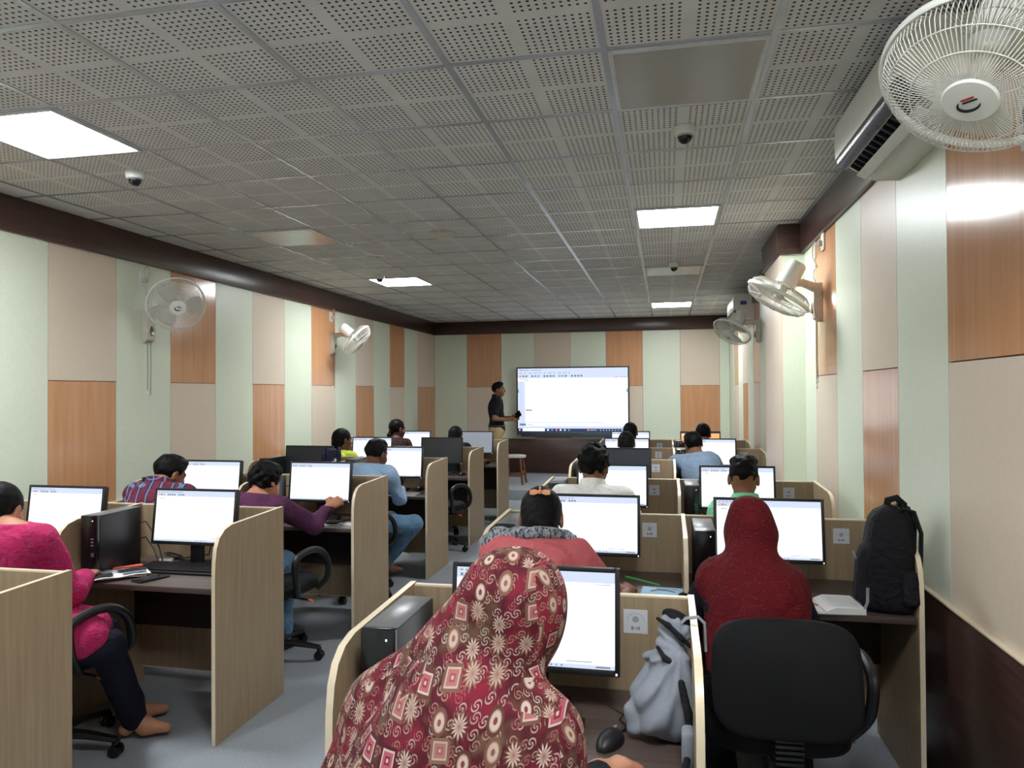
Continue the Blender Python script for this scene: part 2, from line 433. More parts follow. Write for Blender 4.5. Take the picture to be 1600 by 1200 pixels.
aircon(9.0, 9.9, .80, 2.39, 2.69, 'small far air conditioner with blue sticker beyond the pillar', True)

# ------------------------------------------------------------------ wall fans
def frame_of(n, c):
    n = Vector(n).normalized(); a = Vector((0, 0, 1)).cross(n)
    a.normalize(); b = n.cross(a)
    return Matrix(((a.x, b.x, n.x, c[0]), (a.y, b.y, n.y, c[1]), (a.z, b.z, n.z, c[2]), (0, 0, 0, 1)))
def fan(mount, C, N, label, wires=72, cords=True, sx=1, wr=.0016):
    """wall fan; mount on wall (z = top of the bracket), C centre of guard, N facing direction; sx=+1: wall to the +x side"""
    mx, my, mz = mount
    t = thing('wall_fan', label, 'fan', (mx, my, mz), 0, 'wall fans')
    inv = T(-mx, -my, -mz)
    H = inv @ frame_of(N, C)
    Mb = Matrix.Scale(1, 4)
    d = -sx
    # bracket: plate body and arm
    prof = [(0, .0), (.035, .0), (.05, -.04), (.056, -.17), (.045, -.235), (.02, -.255), (0, -.255)]
    mb = MB().prism([(d*(p[0]+.002), p[1]) for p in prof], 'y', -.045, .045)
    br = mb.obj('wall_bracket', M['offwhite'], t, bevel=.012, seg=3)
    piv = H @ Vector((0, 0, -.15)); piv = piv + Vector((0, 0, -.05))
    s0 = Vector((d*.03, 0, -.03)); mid = s0.lerp(piv, .55)+Vector((0, 0, .02))
    MB().tube([s0, mid, piv, piv+Vector((0, 0, .05))], [.034, .026, .024, .03], 12).obj('arm', M['offwhite'], t)
    cp_ = MB(); cp_.ball((d*.058, 0, -.165), (.006, .022, .04), 16)
    k = cp_.obj('control_oval', plain('brown_control_oval', S(92, 58, 50), .4), t)
    MB().ball((d*.066, 0, -.185), .014, 12).obj('knob', M['white'], k)
    if cords:
        for q, (dy, ln) in enumerate(((-.018, .40), (.02, .44))):
            c = MB().tube([(d*.03, dy, -.25), (d*.031, dy+.002, -.25-ln*.5), (d*.03, dy-.001, -.25-ln)], .0028, 6).obj('pull_cord', plain('grey_cord', S(120, 112, 102), .7), t)
            MB().lathe([(.003, .012), (.006, .0), (.007, -.014), (.004, -.02)], 10, M=T(d*.03, dy-.001, -.25-ln)).obj('cord_tip', M['white'], c)
    MB().lathe([(.02, -.255), (.05, -.25), (.062, -.235), (.066, -.13), (.068, -.085), (.05, -.075)], 28, M=H).obj('motor_housing', M['white'], t)
    g = MB()
    for q in range(wires):
        a = 2*PI*q/wires; ca, sa = math.cos(a), math.sin(a)
        a2 = a+.22; cb, sb = math.cos(a2), math.sin(a2)
        g.tube([(.05*ca, .05*sa, .082), (.12*ca, .12*sa, .078), (.178*ca, .178*sa, .06), (.2*ca, .2*sa, .035), (.207*ca, .207*sa, .004)], wr, 4, M=H)
        g.tube([(.06*cb, .06*sb, -.08), (.17*ca, .17*sa, -.06), (.2*ca, .2*sa, -.035), (.207*ca, .207*sa, -.004)], wr, 4, M=H)
    for r, z in ((.128, .077), (.18, .059), (.12, -.07)):
        g.tube([(r*math.cos(2*PI*q/48), r*math.sin(2*PI*q/48), z) for q in range(48)], wr*1.3, 5, M=H, closed=True)
    g.obj('wire_guard', M['wire'], t)
    MB().rings([[((.213+rr*math.cos(b))*math.cos(2*PI*q/64), (.213+rr*math.cos(b))*math.sin(2*PI*q/64), 1.9*rr*math.sin(b)) for b in [2*PI*w/8 for w in range(8)]] for q in range(64) for rr in (.0065,)], M=H, closed=True).obj('rim', M['white'], t)
    for q in range(3):
        bm_ = MB(); a0 = 2*PI*q/3; rs = []
        for s in range(9):
            r = .03+.155*s/8; w = .2+.55*math.sin(min(1, s/5)*PI/2)*(1-.35*max(0, s-5)/3)
            ring = []
            for u_ in range(7):
                a = a0+w*(u_/6-.5)*1.6; z = -.004+.02*(u_/6-.5)*1.2
                ring.append((r*math.cos(a), r*math.sin(a), z+.0012))
            ring += [(p[0], p[1], p[2]-.0024) for p in ring[::-1]]
            rs.append(ring)
        bm_.rings(rs, M=H).obj('blade', M['offwhite'], t)
    MB().lathe([(.028, -.08), (.03, -.02), (.028, .02), (.018, .03)], 16, M=H).obj('hub', M['offwhite'], t)
    bd = MB().lathe([(.058, .076), (.06, .082), (.056, .088), (.01, .090)], 36, M=H).obj('badge', M['white'], t)
    lg = MB()
    arc = [(.024*math.cos(a)-.002, .017*math.sin(a)-.004, .0915) for a in [PI*.75+q*PI*1.15/14 for q in range(15)]]
    lg.tube(arc, [.001+.0035*math.sin(PI*q/14) for q in range(15)], 6, 0, M=H, flat=.3)
    for q in range(2): lg.box(-.012+.0, .02-.004*q, .002+.008*q, .006+.008*q, .0905, .092, 1 if q else 0, M=H)
    lg.obj('emblem', [M['inkdark'], M['red']], bd)
    return t
fan((XR, 2.25, 2.44), (.712, 1.85, 2.258), (-.42, -.36, -.83), 'big white wall fan filling the upper right corner', 110, True, 1, .0013)
fan((XR, 5.245, 2.26), (.735, 5.10, 2.165), (-.5, .04, -.86), 'white wall fan in front of the right pillar, seen edge on', 84, True, 1, .0013)
fan((XR, 8.48, 2.33), (.72, 8.38, 2.20), (-.45, -.33, -.82), 'small far white fan beyond the right pillar', 60, False, 1, .0016)
fan((XL, 5.10, 2.21), (-3.74, 5.04, 2.245), (.66, -.60, -.42), 'round white fan facing us on the left wall', 84, True, -1, .0013)
fan((XL, 8.41, 2.28), (-3.70, 8.36, 2.20), (.74, .12, -.66), 'white fan seen side-on on the left wall, tilted down', 60, True, -1, .0016)

def socket(x, y, z, d, pts, label):
    t = thing('wall_socket', label, 'socket', (x, y, z), 0, 'sockets beside the wall fans')
    MB().box(min(0, d*.014), max(0, d*.014), -.04, .04, -.06, .06).obj('plate', M['white'], t, bevel=.004)
    MB().box(min(d*.014, d*.04), max(d*.014, d*.04), -.018, .018, -.03, .006).obj('plug', M['offwhite'], t, bevel=.004)
    MB().tube([(p[0], p[1], p[2]) for p in pts], .004, 6).obj('cord', M['offwhite'], t)
loop = [(-.04, 0, -.01)]+[(-.05, .06+.07*math.sin(a), -.05+.06*math.cos(a)) for a in [q*.7 for q in range(14)]]+[(-.04, .02, -.16), (-.045, .11, -.17), (-.05, .10, -.22), (-.04, .08, -.26)]
socket(XR, 5.13, 2.52, -1, loop, 'white socket with looped cord on the right wall by the pillar')
socket(XL, 8.385, 2.49, 1, [(.04, 0, -.01), (.05, .06, .05), (.04, .02, .10), (.045, -.03, .06), (.03, -.06, -.12), (.03, -.02, -.20)], 'white socket above the far fan on the left wall')
socket(XL, 5.06, 2.46, 1, [(.04, 0, -.01), (.05, .03, .06), (.04, .0, .10), (.04, -.03, .05), (.05, 0, -.2)], 'white socket behind the facing fan on the left wall')

# ------------------------------------------------------------------ big screen on the far wall
t = thing('wall_display', 'large black-framed display showing a blank spreadsheet on the far wall', 'screen', (-1.572, 12.44, .777))
tw, th = 1.935, 1.198
MB().box(-tw/2, tw/2, .012, .085, 0, th).obj('back_shell', M['black'], t, bevel=.006)
mb = MB()
mb.box(-tw/2, tw/2, 0, .014, th-.022, th); mb.box(-tw/2, -tw/2+.022, 0, .014, .09, th-.022); mb.box(tw/2-.022, tw/2, 0, .014, .09, th-.022)
mb.obj('bezel', M['black'], t, bevel=.003)
sb = MB().box(-tw/2, tw/2, -.012, .014, 0, .09).obj('speaker_bar', plain('slate_plastic', S(72, 80, 92), .35, .5), t, bevel=.006)
mb = MB(); 
for k in range(6): mb.box(-.085+.03*k, -.068+.03*k, -.0135, -.0115, .035, .052)
mb.obj('maker_mark', M['black'], sb)
MB().box(-tw/2+.01, -tw/2+.08, -.03, -.01, .0, .03).obj('sensor_tab', M['silver'], t, bevel=.004)
sw0, sw1, sz0, sz1 = -tw/2+.022, tw/2-.022, .09, th-.022
mb = MB(); mats = [M['screen'], M['scr_bar'], M['scr_mark'], M['scr_red'], M['scr_blue'], M['scr_task']]
def q(x0, x1, z0, z1, mi, lift=.001): mb.add([(x0, .004-lift, z0), (x1, .004-lift, z0), (x1, .004-lift, z1), (x0, .004-lift, z1)], [(0, 1, 2, 3)], mi)
q(sw0, sw1, sz0, sz1, 0, 0)
q(sw0, sw1, sz1-.055, sz1, 1); q(sw0, sw1, sz1-.17, sz1-.055, 1); q(sw0, sw0+.13, sz0+.09, sz1-.22, 1); q(sw0, sw1, sz0+.05, sz0+.09, 1)
q(sw0, sw1, sz0, sz0+.05, 5); q(sw0+.08, sw0+.47, sz0+.004, sz0+.05, 0, .002); q(sw0+.02, sw0+.04, sz0+.012, sz0+.034, 0, .002)
q(sw0+.03, sw0+.06, sz1-.04, sz1-.02, 4, .002); q(sw0+.06, sw0+.20, sz1-.036, sz1-.026, 2, .002); q(sw0+.23, sw0+.42, sz1-.036, sz1-.028, 2, .002)
for k in range(11): q(sw0+.03+.085*k, sw0+.03+.085*k+random.choice((.03, .045, .055)), sz1-.085, sz1-.076, 2, .002)
for k, mi in enumerate([3, 2, 2, None, 2, 4, 4, None, 2, 2, 2, 2, None, 4, 4, 2, None, 2, 2, 2, 2]):
    if mi is not None: q(sw0+.03+.053*k, sw0+.062+.053*k, sz1-.15, sz1-.117, mi, .002)
q(sw0+.03, sw0+.18, sz1-.19, sz1-.181, 2, .002); q(sw1-.22, sw1-.16, sz1-.166, sz1-.158, 2, .003); q(sw1-.13, sw1-.02, sz1-.166, sz1-.158, 2, .003)
for k in range(19): q(sw0+.055, sw0+.067, sz1-.25-.034*k, sz1-.242-.034*k, 2, .002); q(sw0+.136, sw0+.15, sz1-.25-.034*k, sz1-.245-.034*k, 2, .002)
for k in range(15): q(sw0+.26+.11*k, sw0+.272+.11*k, sz1-.215, sz1-.207, 2, .002)
q(sw0+.13, sw0+.20, sz1-.225, sz1-.20, 1, .002); q(sw0+.14, sw0+.25, sz0+.355, sz0+.375, 2, .002)
q(sw0+.03, sw0+.14, sz0+.10, sz0+.135, 2, .002); q(sw0+.155, sw0+.26, sz0+.112, sz0+.12, 2, .002); q(sw0+.14, sw0+1.5, sz0+.145, sz0+.162, 1, .002)
for k, mi in enumerate([0, 4, 3, 0, 1, 4]): q(sw0+.51+.073*k, sw0+.54+.073*k, sz0+.012, sz0+.038, mi, .002)
q(sw0+1.2, sw0+1.23, sz0+.012, sz0+.038, 3, .002); q(sw0+1.245, sw0+1.36, sz0+.021, sz0+.030, 1, .002)
for k in range(7): q(sw0+1.42+.05*k, sw0+1.435+.05*k, sz0+.016, sz0+.034, 1, .002)
q(sw0+1.77, sw0+1.84, sz0+.03, sz0+.038, 1, .002); q(sw0+1.77, sw0+1.84, sz0+.014, sz0+.022, 1, .002)
q(sw0+.003, sw0+.016, sz1-.42, sz1-.36, 5, .002); q(sw1-.02, sw1-.004, sz1-.42, sz1-.36, 5, .002)
mb.obj('screen', mats, t, smooth=False)

# stool on the stage
t = thing('wooden_stool', 'wooden stool with a pale round top standing on the stage', 'stool', (-2.28, 11.0, .14))
MB().lathe([(.165, .405), (.175, .41), (.175, .435), (.165, .44)], 32).obj('seat', plain('pale_stool_top', S(206, 200, 188), .35), t)
wl = wood('brown_stool_wood', S(92, 60, 40), S(132, 90, 60), (30, 30, 3), .4)
for ax, ay in ((1, 1), (1, -1), (-1, 1), (-1, -1)):
    MB().tube([(ax*.10, ay*.10, .406), (ax*.15, ay*.15, .001)], .019, 4).obj('leg', wl, t, bevel=.003)
for a in (0, 1):
    mb = MB()
    for s in (-1, 1):
        if a == 0: mb.box(-.13, .13, s*.132-.01, s*.132+.01, .12, .15)
        else: mb.box(s*.128-.01, s*.128+.01, -.13, .13, .17, .2)
    mb.obj('stretcher', wl, t, bevel=.002)

# ------------------------------------------------------------------ computer desks
ZT = .68
def number_label(parent, x, z, text, y):
    mb = MB(); s = .034
    mb.box(x-s, x+s, y-.0012, y-.0002, z-s, z+s, 0)
    Mx = T(x, y-.0014, z+.006) @ RX90
    mb.lathe([(.0095, 0), (.0095, .0002)], 20, 1, Mx)
    for k in range(13):
        a = math.radians(205-k*230/12+0); a = math.radians(170-k*160/12)
        mb.add([(x+.024*math.cos(a)-.0012, y-.0015, z+.0+.022*math.sin(a)), (x+.024*math.cos(a)+.0012, y-.0015, z+.022*math.sin(a)), (x+.024*math.cos(a)+.0012, y-.0015, z+.003+.022*math.sin(a)), (x+.024*math.cos(a)-.0012, y-.0015, z+.003+.022*math.sin(a))], [(0, 1, 2, 3)], 1)
    tv, tf = text_geo(text)
    mb.add(tv, tf, 2, T(x, y-.0016, z-.0195) @ RX90 @ Matrix.Scale(.0135, 4))
    o = mb.obj('number_label', [M['label'], M['emblem'], M['inkdark']], parent, smooth=False)
    plabel(o, 'square white paper label printed '+text)
def desk(xs, yb, label, numbers=(), stub=True, group='light wood computer desks in rows'):
    t = thing('computer_desk', label, 'desk', (xs[0], yb, 0), 0, group)
    X = [x-xs[0] for x in xs]
    poly = [(-.585, .001), (-.585, .73), (-.582, .80), (-.572, .86), (-.55, .903), (-.512, .932), (-.455, .946), (0, .958), (0, .001)]
    for k, x in enumerate(X):
        a, b = (x, x+.018) if k == 0 else ((x-.018, x) if k == len(X)-1 else (x-.009, x+.009))
        MB().prism(poly, 'x', a, b, 0, mside=1).obj('side_panel', [M['ash'], M['cream']], t, bevel=.0015, seg=1)
    mb = MB()
    for k in range(len(X)-1):
        a = X[k]+(.018 if k == 0 else .009); b = X[k+1]-(.018 if k == len(X)-2 else .009)
        mb.box(a, b, -.018, 0, .092, .948, 0); mb.box(a, b, -.018, 0, .948, .9535, 1); mb.box(a, b, -.018, 0, .088, .092, 1)
    mb.obj('back_panel', [M['ash'], M['cream']], t, smooth=False)
    for k in range(len(X)-1):
        a = X[k]+(.018 if k == 0 else .009); b = X[k+1]-(.018 if k == len(X)-2 else .009)
        MB().box(a+.0005, b-.0005, -.568, -.0185, ZT-.025, ZT).obj('worktop', M['top'], t, bevel=.002)
        MB().box(a+.0005, b-.0005, -.075, -.057, .33, ZT-.0255).obj('cable_board', M['apron'], t, bevel=.001)
        if k < len(numbers) and numbers[k]: number_label(t, b-.146 if b > .5 else b-.146, .878, numbers[k], -.018)
    return t
LY = [2.08, 3.45, 4.90, 6.35, 7.68, 8.95]
RY = [2.15, 3.57, 5.01, 6.44, 7.79, 9.12]
LX = (-3.60, -2.765, -1.935); RX = (-.775, .073, .935)
ll = ['light wood desk at the left front edge, cut off by the picture', 'light wood desk holding the newspaper and phone on the left',
      'light wood desk where the purple and plaid shirts work', 'light wood desk where the pale blue shirt and jeans person sits',
      'light wood desk with the empty chair and switched-off screen on the left', 'light wood desk in the last left row, nearest the stage']
for y, l in zip(LY, ll): desk(LX, y, l)
rl = ['single light wood desk labelled B-10 in front of the patterned scarf', 'light wood desk holding the black backpack by the right wall',
      'light wood desk where the white shirt and green collar persons work', 'single light wood desk with a switched-off black screen beside the pillar',
      'light wood desk where the blue shirt person leans on the right', 'light wood desk in the last right row, below the wall display']
rn = [('B-10',), ('B-08', 'B-09'), ('B-06', 'B-07'), ('B-05',), ('B-03', 'B-04'), ('B-01', 'B-02')]
for k, y in enumerate(RY): desk(RX[:2] if k in (0, 3) else RX, y, rl[k], rn[k])

# ------------------------------------------------------------------ monitors, towers, keyboards, mice
def monitor_proto(kind):
    t = thing('monitor', 'proto', 'monitor', (0, 0, 0), 0, 'black-framed monitors')
    MB().prism([(-.10, -.07), (-.06, -.085), (.06, -.085), (.10, -.07), (.11, 0), (.09, .07), (-.09, .07), (-.11, 0)], 'z', .0005, .012).obj('stand_base', M['black'], t, bevel=.004)
    MB().box(-.035, .035, .015, .035, .012, .22).obj('stand_neck', M['black'], t, bevel=.004)
    tl = Matrix.Rotation(math.radians(-7), 4, 'X'); Mt = T(0, -.012, .105) @ tl
    w, h, b = .232, .280, .013
    mb = MB()
    for bx in ((-w, -w+b, 0, h), (w-b, w, 0, h), (-w+b, w-b, h-b, h), (-w+b, w-b, 0, b+.004)): mb.box(bx[0], bx[1], -.012, .008, bx[2], bx[3], 0, Mt)
    mb.box(-w+.004, w-.004, .006, .026, .004, h-.004, 0, Mt); mb.box(-.12, .12, .026, .045, .05, .22, 0, Mt)
    hs = mb.obj('housing', M['black'], t, bevel=.0025)
    mb = MB(); x0, x1, z0, z1 = -w+b, w-b, b+.004, h-b
    def q(a, c, e, f, mi, l=.0006): mb.add([Mt @ Vector(p) for p in ((a, -.0085-l, e), (c, -.0085-l, e), (c, -.0085-l, f), (a, -.0085-l, f))], [(0, 1, 2, 3)], mi)
    base = {'off': 6, 'gray': 7, 'orange': 8}.get(kind, 0)
    q(x0, x1, z0, z1, base, 0)
    if kind in ('calc', 'doc'):
        q(x0, x1, z1-.028, z1, 1); q(x0, x1, z0, z0+.010, 1)
        for k in range(9): q(x0+.008+.016*k, x0+.018+.016*k, z1-.009, z1-.006, 2, .001)
        for k in range(12):
            mi = 3 if (kind == 'calc' and k in (0, 2)) else 2
            if k not in (3, 8): q(x0+.010+.0125*k, x0+.018+.0125*k, z1-.024, z1-.016, mi, .001)
        q(x1-.05, x1-.01, z1-.033, z1-.0315, 2, .001); q(x0+.012, x0+.0125, z0+.02, z1-.045, 1, .001)
        q(x0+.02, x0+.045, z1-.040, z1-.037, 2, .001)
        for k in range(5): q(x1-.20+.014*k, x1-.195+.014*k, z0+.003, z0+.007, 4 if k % 2 else 2, .001)
        q(x1-.13, x1-.06, z0+.016, z0+.018, 2, .001); q(x1-.05, x1-.012, z0+.003, z0+.007, 2, .001)
        if kind == 'doc':
            for k in range(3): q(x0+.02, x0+.04, z1-.06-.02*k, z1-.058-.02*k, 2, .001)
    if kind == 'orange': q(x0, x1, z1-.012, z1, 5); q(x0+.01, x0+.03, z1-.04, z1-.025, 0, .001)
    mb.obj('screen', [M['screen'], M['scr_bar'], M['scr_mark'], M['scr_red'], M['scr_blue'], M['scr_task'], M['scr_off'], M['scr_gray'], M['scr_orange']], t, smooth=False)
    MB().add([Mt @ Vector(p) for p in ((w-.011, -.0125, .004), (w-.006, -.0125, .004), (w-.006, -.0125, .010), (w-.011, -.0125, .010))], [(0, 1, 2, 3)]).obj('power_led', M['screen'], hs, smooth=False)
    MB().tube([(.02, .03, .16), (.03, .09, .08), (.0, .12, .03), (-.12, .11, .012), (-.2, .05, .008)], .004, 6).obj('cable', M['black'], t)
    return t
PROTO = {}
def monitor(x, yb, kind, label, dy=-.185, rz=0.0):
    loc = (x, yb+dy, ZT)
    if kind not in PROTO:
        PROTO[kind] = t = monitor_proto(kind); t.location = loc; t.rotation_euler = (0, 0, rz); t['label'] = label
        return t
    return dup(PROTO[kind], label, loc, rz)
def tower_proto():
    t = thing('computer_tower', 'proto', 'computer', (0, 0, 0), 0, 'black slim computer towers')
    MB().box(-.043, .043, -.13, .145, .001, .289).obj('case', M['tower'], t, bevel=.003)
    MB().box(-.042, .042, -.128, .143, .2895, .292).obj('lit_top', M['towersheen'], t, bevel=.001)  # top plate, its pale colour carries the reflected light
    fb = MB().box(-.044, .044, -.15, -.1305, .001, .292).obj('front_bezel', M['blackg'], t, bevel=.004)
    mb = MB()
    mb.box(.02, .024, -.152, -.149, .265, .27, 0)
    mb.obj('power_led', M['screen'], fb, smooth=False)
    mb = MB()
    mb.box(.014, .03, -.1515, -.149, .10, .118, 0)
    mb.obj('silver_sticker', M['silver'], fb, smooth=False)
    mb = MB()
    for z in (.15, .165, .18): mb.box(.013, .027, -.1512, -.149, z, z+.006)
    mb.obj('port_row', M['print'], fb, smooth=False)
    for z, e in ((.20, .05), (.12, .03)):
        mb = MB(); mb.box(-.012, .012, .145, .165, z-.012, z+.012)
        mb.tube([(0, .16, z), (.04, .185, z+.01), (.09, .18, z-.05), (.13, .17, z-.12), (.16, .16, .01)], .0035, 6)
        mb.obj('plug_cable', M['black'], t, bevel=0)
    return t
def tower(x, yb, label, dy=-.35):
    loc = (x, yb+dy, ZT)
    if 'tower' not in PROTO:
        PROTO['tower'] = t = tower_proto(); t.location = loc; t['label'] = label; return t
    return dup(PROTO['tower'], label, loc)
def keyboard_proto():
    t = thing('keyboard', 'proto', 'keyboard', (0, 0, 0), 0, 'black keyboards')
    MB().prism([(-.068, .001), (-.068, .012), (.068, .024), (.068, .001)], 'x', -.22, .22).obj('case', M['black'], t, bevel=.003)
    mb = MB()
    for r in range(6):
        y = -.058+.0205*r; z = .0135+.0018*r
        for k in range(21):
            x = -.212+.0203*k
            if r == 0 and 4 <= k <= 9: continue
            if k in (15, 19) and r != 3: pass
            mb.box(x, x+.017, y, y+.016, z, z+.0075)
        if r == 0: mb.box(-.212+.0203*4, -.212+.0203*9+.017, y, y+.016, z, z+.0075)
    o = mb.obj('key_field', M['tower'], t, bevel=0, smooth=False); o['kind'] = 'stuff'
    return t
def keyboard(x, y, label, rz=0):
    if 'kb' not in PROTO:
        PROTO['kb'] = t = keyboard_proto(); t.location = (x, y, ZT); t.rotation_euler.z = rz; t['label'] = label; return t
    return dup(PROTO['kb'], label, (x, y, ZT), rz)
def mouse_proto():
    t = thing('mouse', 'proto', 'mouse', (0, 0, 0), 0, 'black wired mice')
    rs = []
    for i in range(15):
        s = i/14; y = -.055+.11*s; w = .03*(math.sin(PI*min(.97, max(.03, s)))**.45); hh = .034*(math.sin(PI*min(.97, max(.03, s*.92+.05)))**.6)
        rs.append([(w*math.cos(a), y, .001+max(0, hh*math.sin(a)) if True else 0) for a in [PI*k/12 for k in range(13)]])
    MB().rings(rs).obj('shell', M['black'], t, angle=60)
    MB().box(-.004, .004, .022, .038, .024, .033).obj('scroll_wheel', M['print'], t, bevel=.003)
    MB().tube([(0, .053, .008), (.004, .075, .004), (.0, .10, .004), (-.03, .125, .004), (-.035, .16, .004), (-.09, .19, .004)], .0022, 6).obj('cable', M['black'], t)
    return t
def mouse(x, y, label, rz=0):
    if 'mouse' not in PROTO:
        PROTO['mouse'] = t = mouse_proto(); t.location = (x, y, ZT); t.rotation_euler.z = rz; t['label'] = label; return t
    return dup(PROTO['mouse'], label, (x, y, ZT), rz)

monitor(-.357, RY[0], 'doc', 'large lit monitor partly covered by the patterned headscarf')
monitor(-.352, RY[1], 'calc', 'lit monitor beside the salmon top person with the hair bow')
monitor(.436, RY[1], 'calc', 'lit monitor behind the dark red headscarf')
monitor(-.350, RY[2], 'doc', 'lit monitor in front of the white shirt person')
monitor(.436, RY[2], 'calc', 'lit monitor in front of the green collar person')
monitor(-.358, RY[3], 'off', 'switched-off black monitor behind the white shirt person')
monitor(-.400, RY[4], 'doc', 'lit monitor behind the nearer dark head below the wall display')
monitor(.452, RY[4], 'doc', 'lit monitor in front of the leaning blue shirt person')
monitor(-.424, RY[5], 'doc', 'lit monitor farthest back in the right block, below the wall display')
monitor(.394, RY[5], 'orange', 'monitor showing an orange screen at the back right')
monitor(-2.95, LY[0], 'off', 'dark monitor cut by the left picture edge')
monitor(-3.082, LY[1], 'calc', 'lit monitor in front of the pink top person')
monitor(-2.32, LY[1], 'calc', 'lit monitor above the newspaper and the phone')
monitor(-3.21, LY[2], 'calc', 'lit monitor in front of the plaid shirt person')
monitor(-2.365, LY[2], 'doc', 'lit monitor in front of the purple shirt person')
monitor(-3.205, LY[3], 'off', 'black switched-off monitor behind the purple shirt person, at the left wall')
monitor(-2.342, LY[3], 'doc', 'lit monitor in front of the pale blue shirt person')
monitor(-3.145, LY[4], 'doc', 'lit monitor in front of the yellow-green shirt person')
monitor(-2.352, LY[4], 'off', 'switched-off grey monitor over the empty chair on the left')
monitor(-3.128, LY[5], 'doc', 'lit monitor in front of the person with the braid')
monitor(-2.320, LY[5], 'gray', 'monitor with a plain grey screen left of the standing presenter')
tower(-.680, RY[0], 'black tower left of the patterned headscarf, largest in the photo')
tower(-.680, RY[1], 'black tower left of the salmon top person')
tower(.150, RY[1], 'black tower left of the dark red headscarf')
tower(-.680, RY[2], 'black tower left of the white shirt person')
tower(.150, RY[2], 'black tower left of the green collar person')
tower(-.690, RY[3], 'black tower beside the switched-off screen in the right block')
tower(-.690, RY[4], 'black tower by the nearer dark head below the wall display')
tower(.140, RY[4], 'black tower left of the leaning blue shirt person')
tower(-.690, RY[5], 'black tower in the last right row beside the aisle')
tower(.140, RY[5], 'black tower left of the orange screen')
tower(-2.655, LY[1], 'black tower standing behind the newspaper')
tower(-3.49, LY[2], 'black tower left of the plaid shirt person')
tower(-2.655, LY[2], 'black tower left of the purple shirt person')
tower(-3.47, LY[3], 'black tower near the left wall behind the purple shirt person')
tower(-2.655, LY[3], 'black tower left of the pale blue shirt person')
keyboard(-2.30, LY[1]-.30, 'black keyboard below the lit monitor beside the phone')
keyboard(-.43, RY[0]-.34, 'black keyboard mostly under the patterned headscarf')
keyboard(-2.40, LY[2]-.31, 'black keyboard under the purple shirt person\'s hand')
keyboard(-2.36, LY[4]-.29, 'black keyboard below the switched-off monitor on the left')
mouse(-.140, 1.80, 'black mouse on the desk labelled B-10', -.35)
mouse(-2.135, LY[3]-.20, 'black mouse beside the pale blue shirt elbow', -.1)
mouse(-2.085, LY[4]-.32, 'black mouse beside the keyboard of the empty seat', -.2)

# chairs --------------------------------------------------------------
def chair_proto():
    t = thing('office_chair', 'proto', 'chair', (0, 0, 0), 0, 'black office chairs')
    def cushion(w, d, h, z0, bulge, name, Mx, mat):
        rs = []
        for k in range(9):
            s = k/8; sc = 1-.10*(2*s-1)**4-.02*(1-s); z = z0+h*s
            ring = []
            for a in range(40):
                th = 2*PI*a/40; e = .5
                cx_ = math.copysign(abs(math.cos(th))**e, math.cos(th)); sx_ = math.copysign(abs(math.sin(th))**e, math.sin(th))
                ring.append((w/2*sc*cx_, d/2*sc*sx_, z+bulge*(cx_**2+sx_**2)*.5))
            rs.append(ring)
        return MB().rings(rs, M=Mx).obj(name, mat, t, angle=60)
    cushion(.47, .45, .075, .385, .012, 'seat', None, M['blackfab'])
    Mb_ = T(0, -.235, .655) @ Matrix.Rotation(math.radians(80), 4, 'X')
    cushion(.445, .355, .07, -.02, .02, 'backrest', Mb_, M['blackfab'])
    mb = MB(); mb.tube([(0, -.05, .375), (0, -.20, .37), (0, -.275, .42), (0, -.285, .52), (0, -.262, .62)], [.028, .03, .034, .034, .026], 10, flat=.55)
    br = mb.obj('back_bracket', M['black'], t)
    mb = MB()
    for k in range(9):
        z = .40+.017*k
        mb.box(-.042, .042, -.312, -.262, z, z+.010)
    mb.obj('bellows', M['black'], br, bevel=.003)
    for s in (-1, 1):
        pts = [(s*.225, .13, .40), (s*.285, .15, .47), (s*.30, .12, .58), (s*.295, .04, .645), (s*.29, -.08, .65), (s*.285, -.15, .61), (s*.275, -.13, .50), (s*.23, -.06, .40)]
        sm = []
        for i in range(len(pts)-1):
            for u in range(5):
                p = [pts[max(i-1, 0)], pts[i], pts[i+1], pts[min(i+2, len(pts)-1)]]; x = u/5
                sm.append(tuple(.5*((2*p[1][c])+(-p[0][c]+p[2][c])*x+(2*p[0][c]-5*p[1][c]+4*p[2][c]-p[3][c])*x*x+(-p[0][c]+3*p[1][c]-3*p[2][c]+p[3][c])*x**3) for c in range(3)))
        sm.append(pts[-1])
        MB().tube(sm, .019, 10).obj('armrest', M['black'], t)
    MB().lathe([(.03, .36), (.028, .22), (.04, .215), (.042, .09), (.05, .075)], 18).obj('gas_column', M['black'], t)
    MB().box(-.10, .10, -.10, .10, .355, .384).obj('seat_plate', M['black'], t, bevel=.006)
    lv = MB().tube([(.09, .0, .37), (.20, .01, .365), (.25, .015, .36)], .006, 6).obj('lever', M['black'], t)
    MB().tube([(.25, .015, .36), (.275, .016, .358)], .008, 8).obj('lever_tip', plain('orange_tip', S(210, 96, 40), .4), lv)
    for k in range(5):
        a = 2*PI*k/5+.3; c, s = math.cos(a), math.sin(a)
        leg = MB().tube([(.03*c, .03*s, .098), (.16*c, .16*s, .092), (.29*c, .29*s, .072)], [.030, .026, .018], 8, flat=.7).obj('base_leg', M['black'], t)
        mb = MB()
        for o_ in (-.014, .014):
            Mw = T(.285*c-o_*s, .285*s+o_*c, .027) @ rotz(a) @ RX90
            mb.lathe([(.008, -.009), (.025, -.009), (.0265, -.004), (.0265, .004), (.025, .009), (.008, .009)], 18, M=Mw)
        mb.box(-.008, .008, -.02, .02, .045, .066, M=T(.285*c, .285*s, 0) @ rotz(a))
        mb.obj('caster', M['blackg'], leg)
    return t
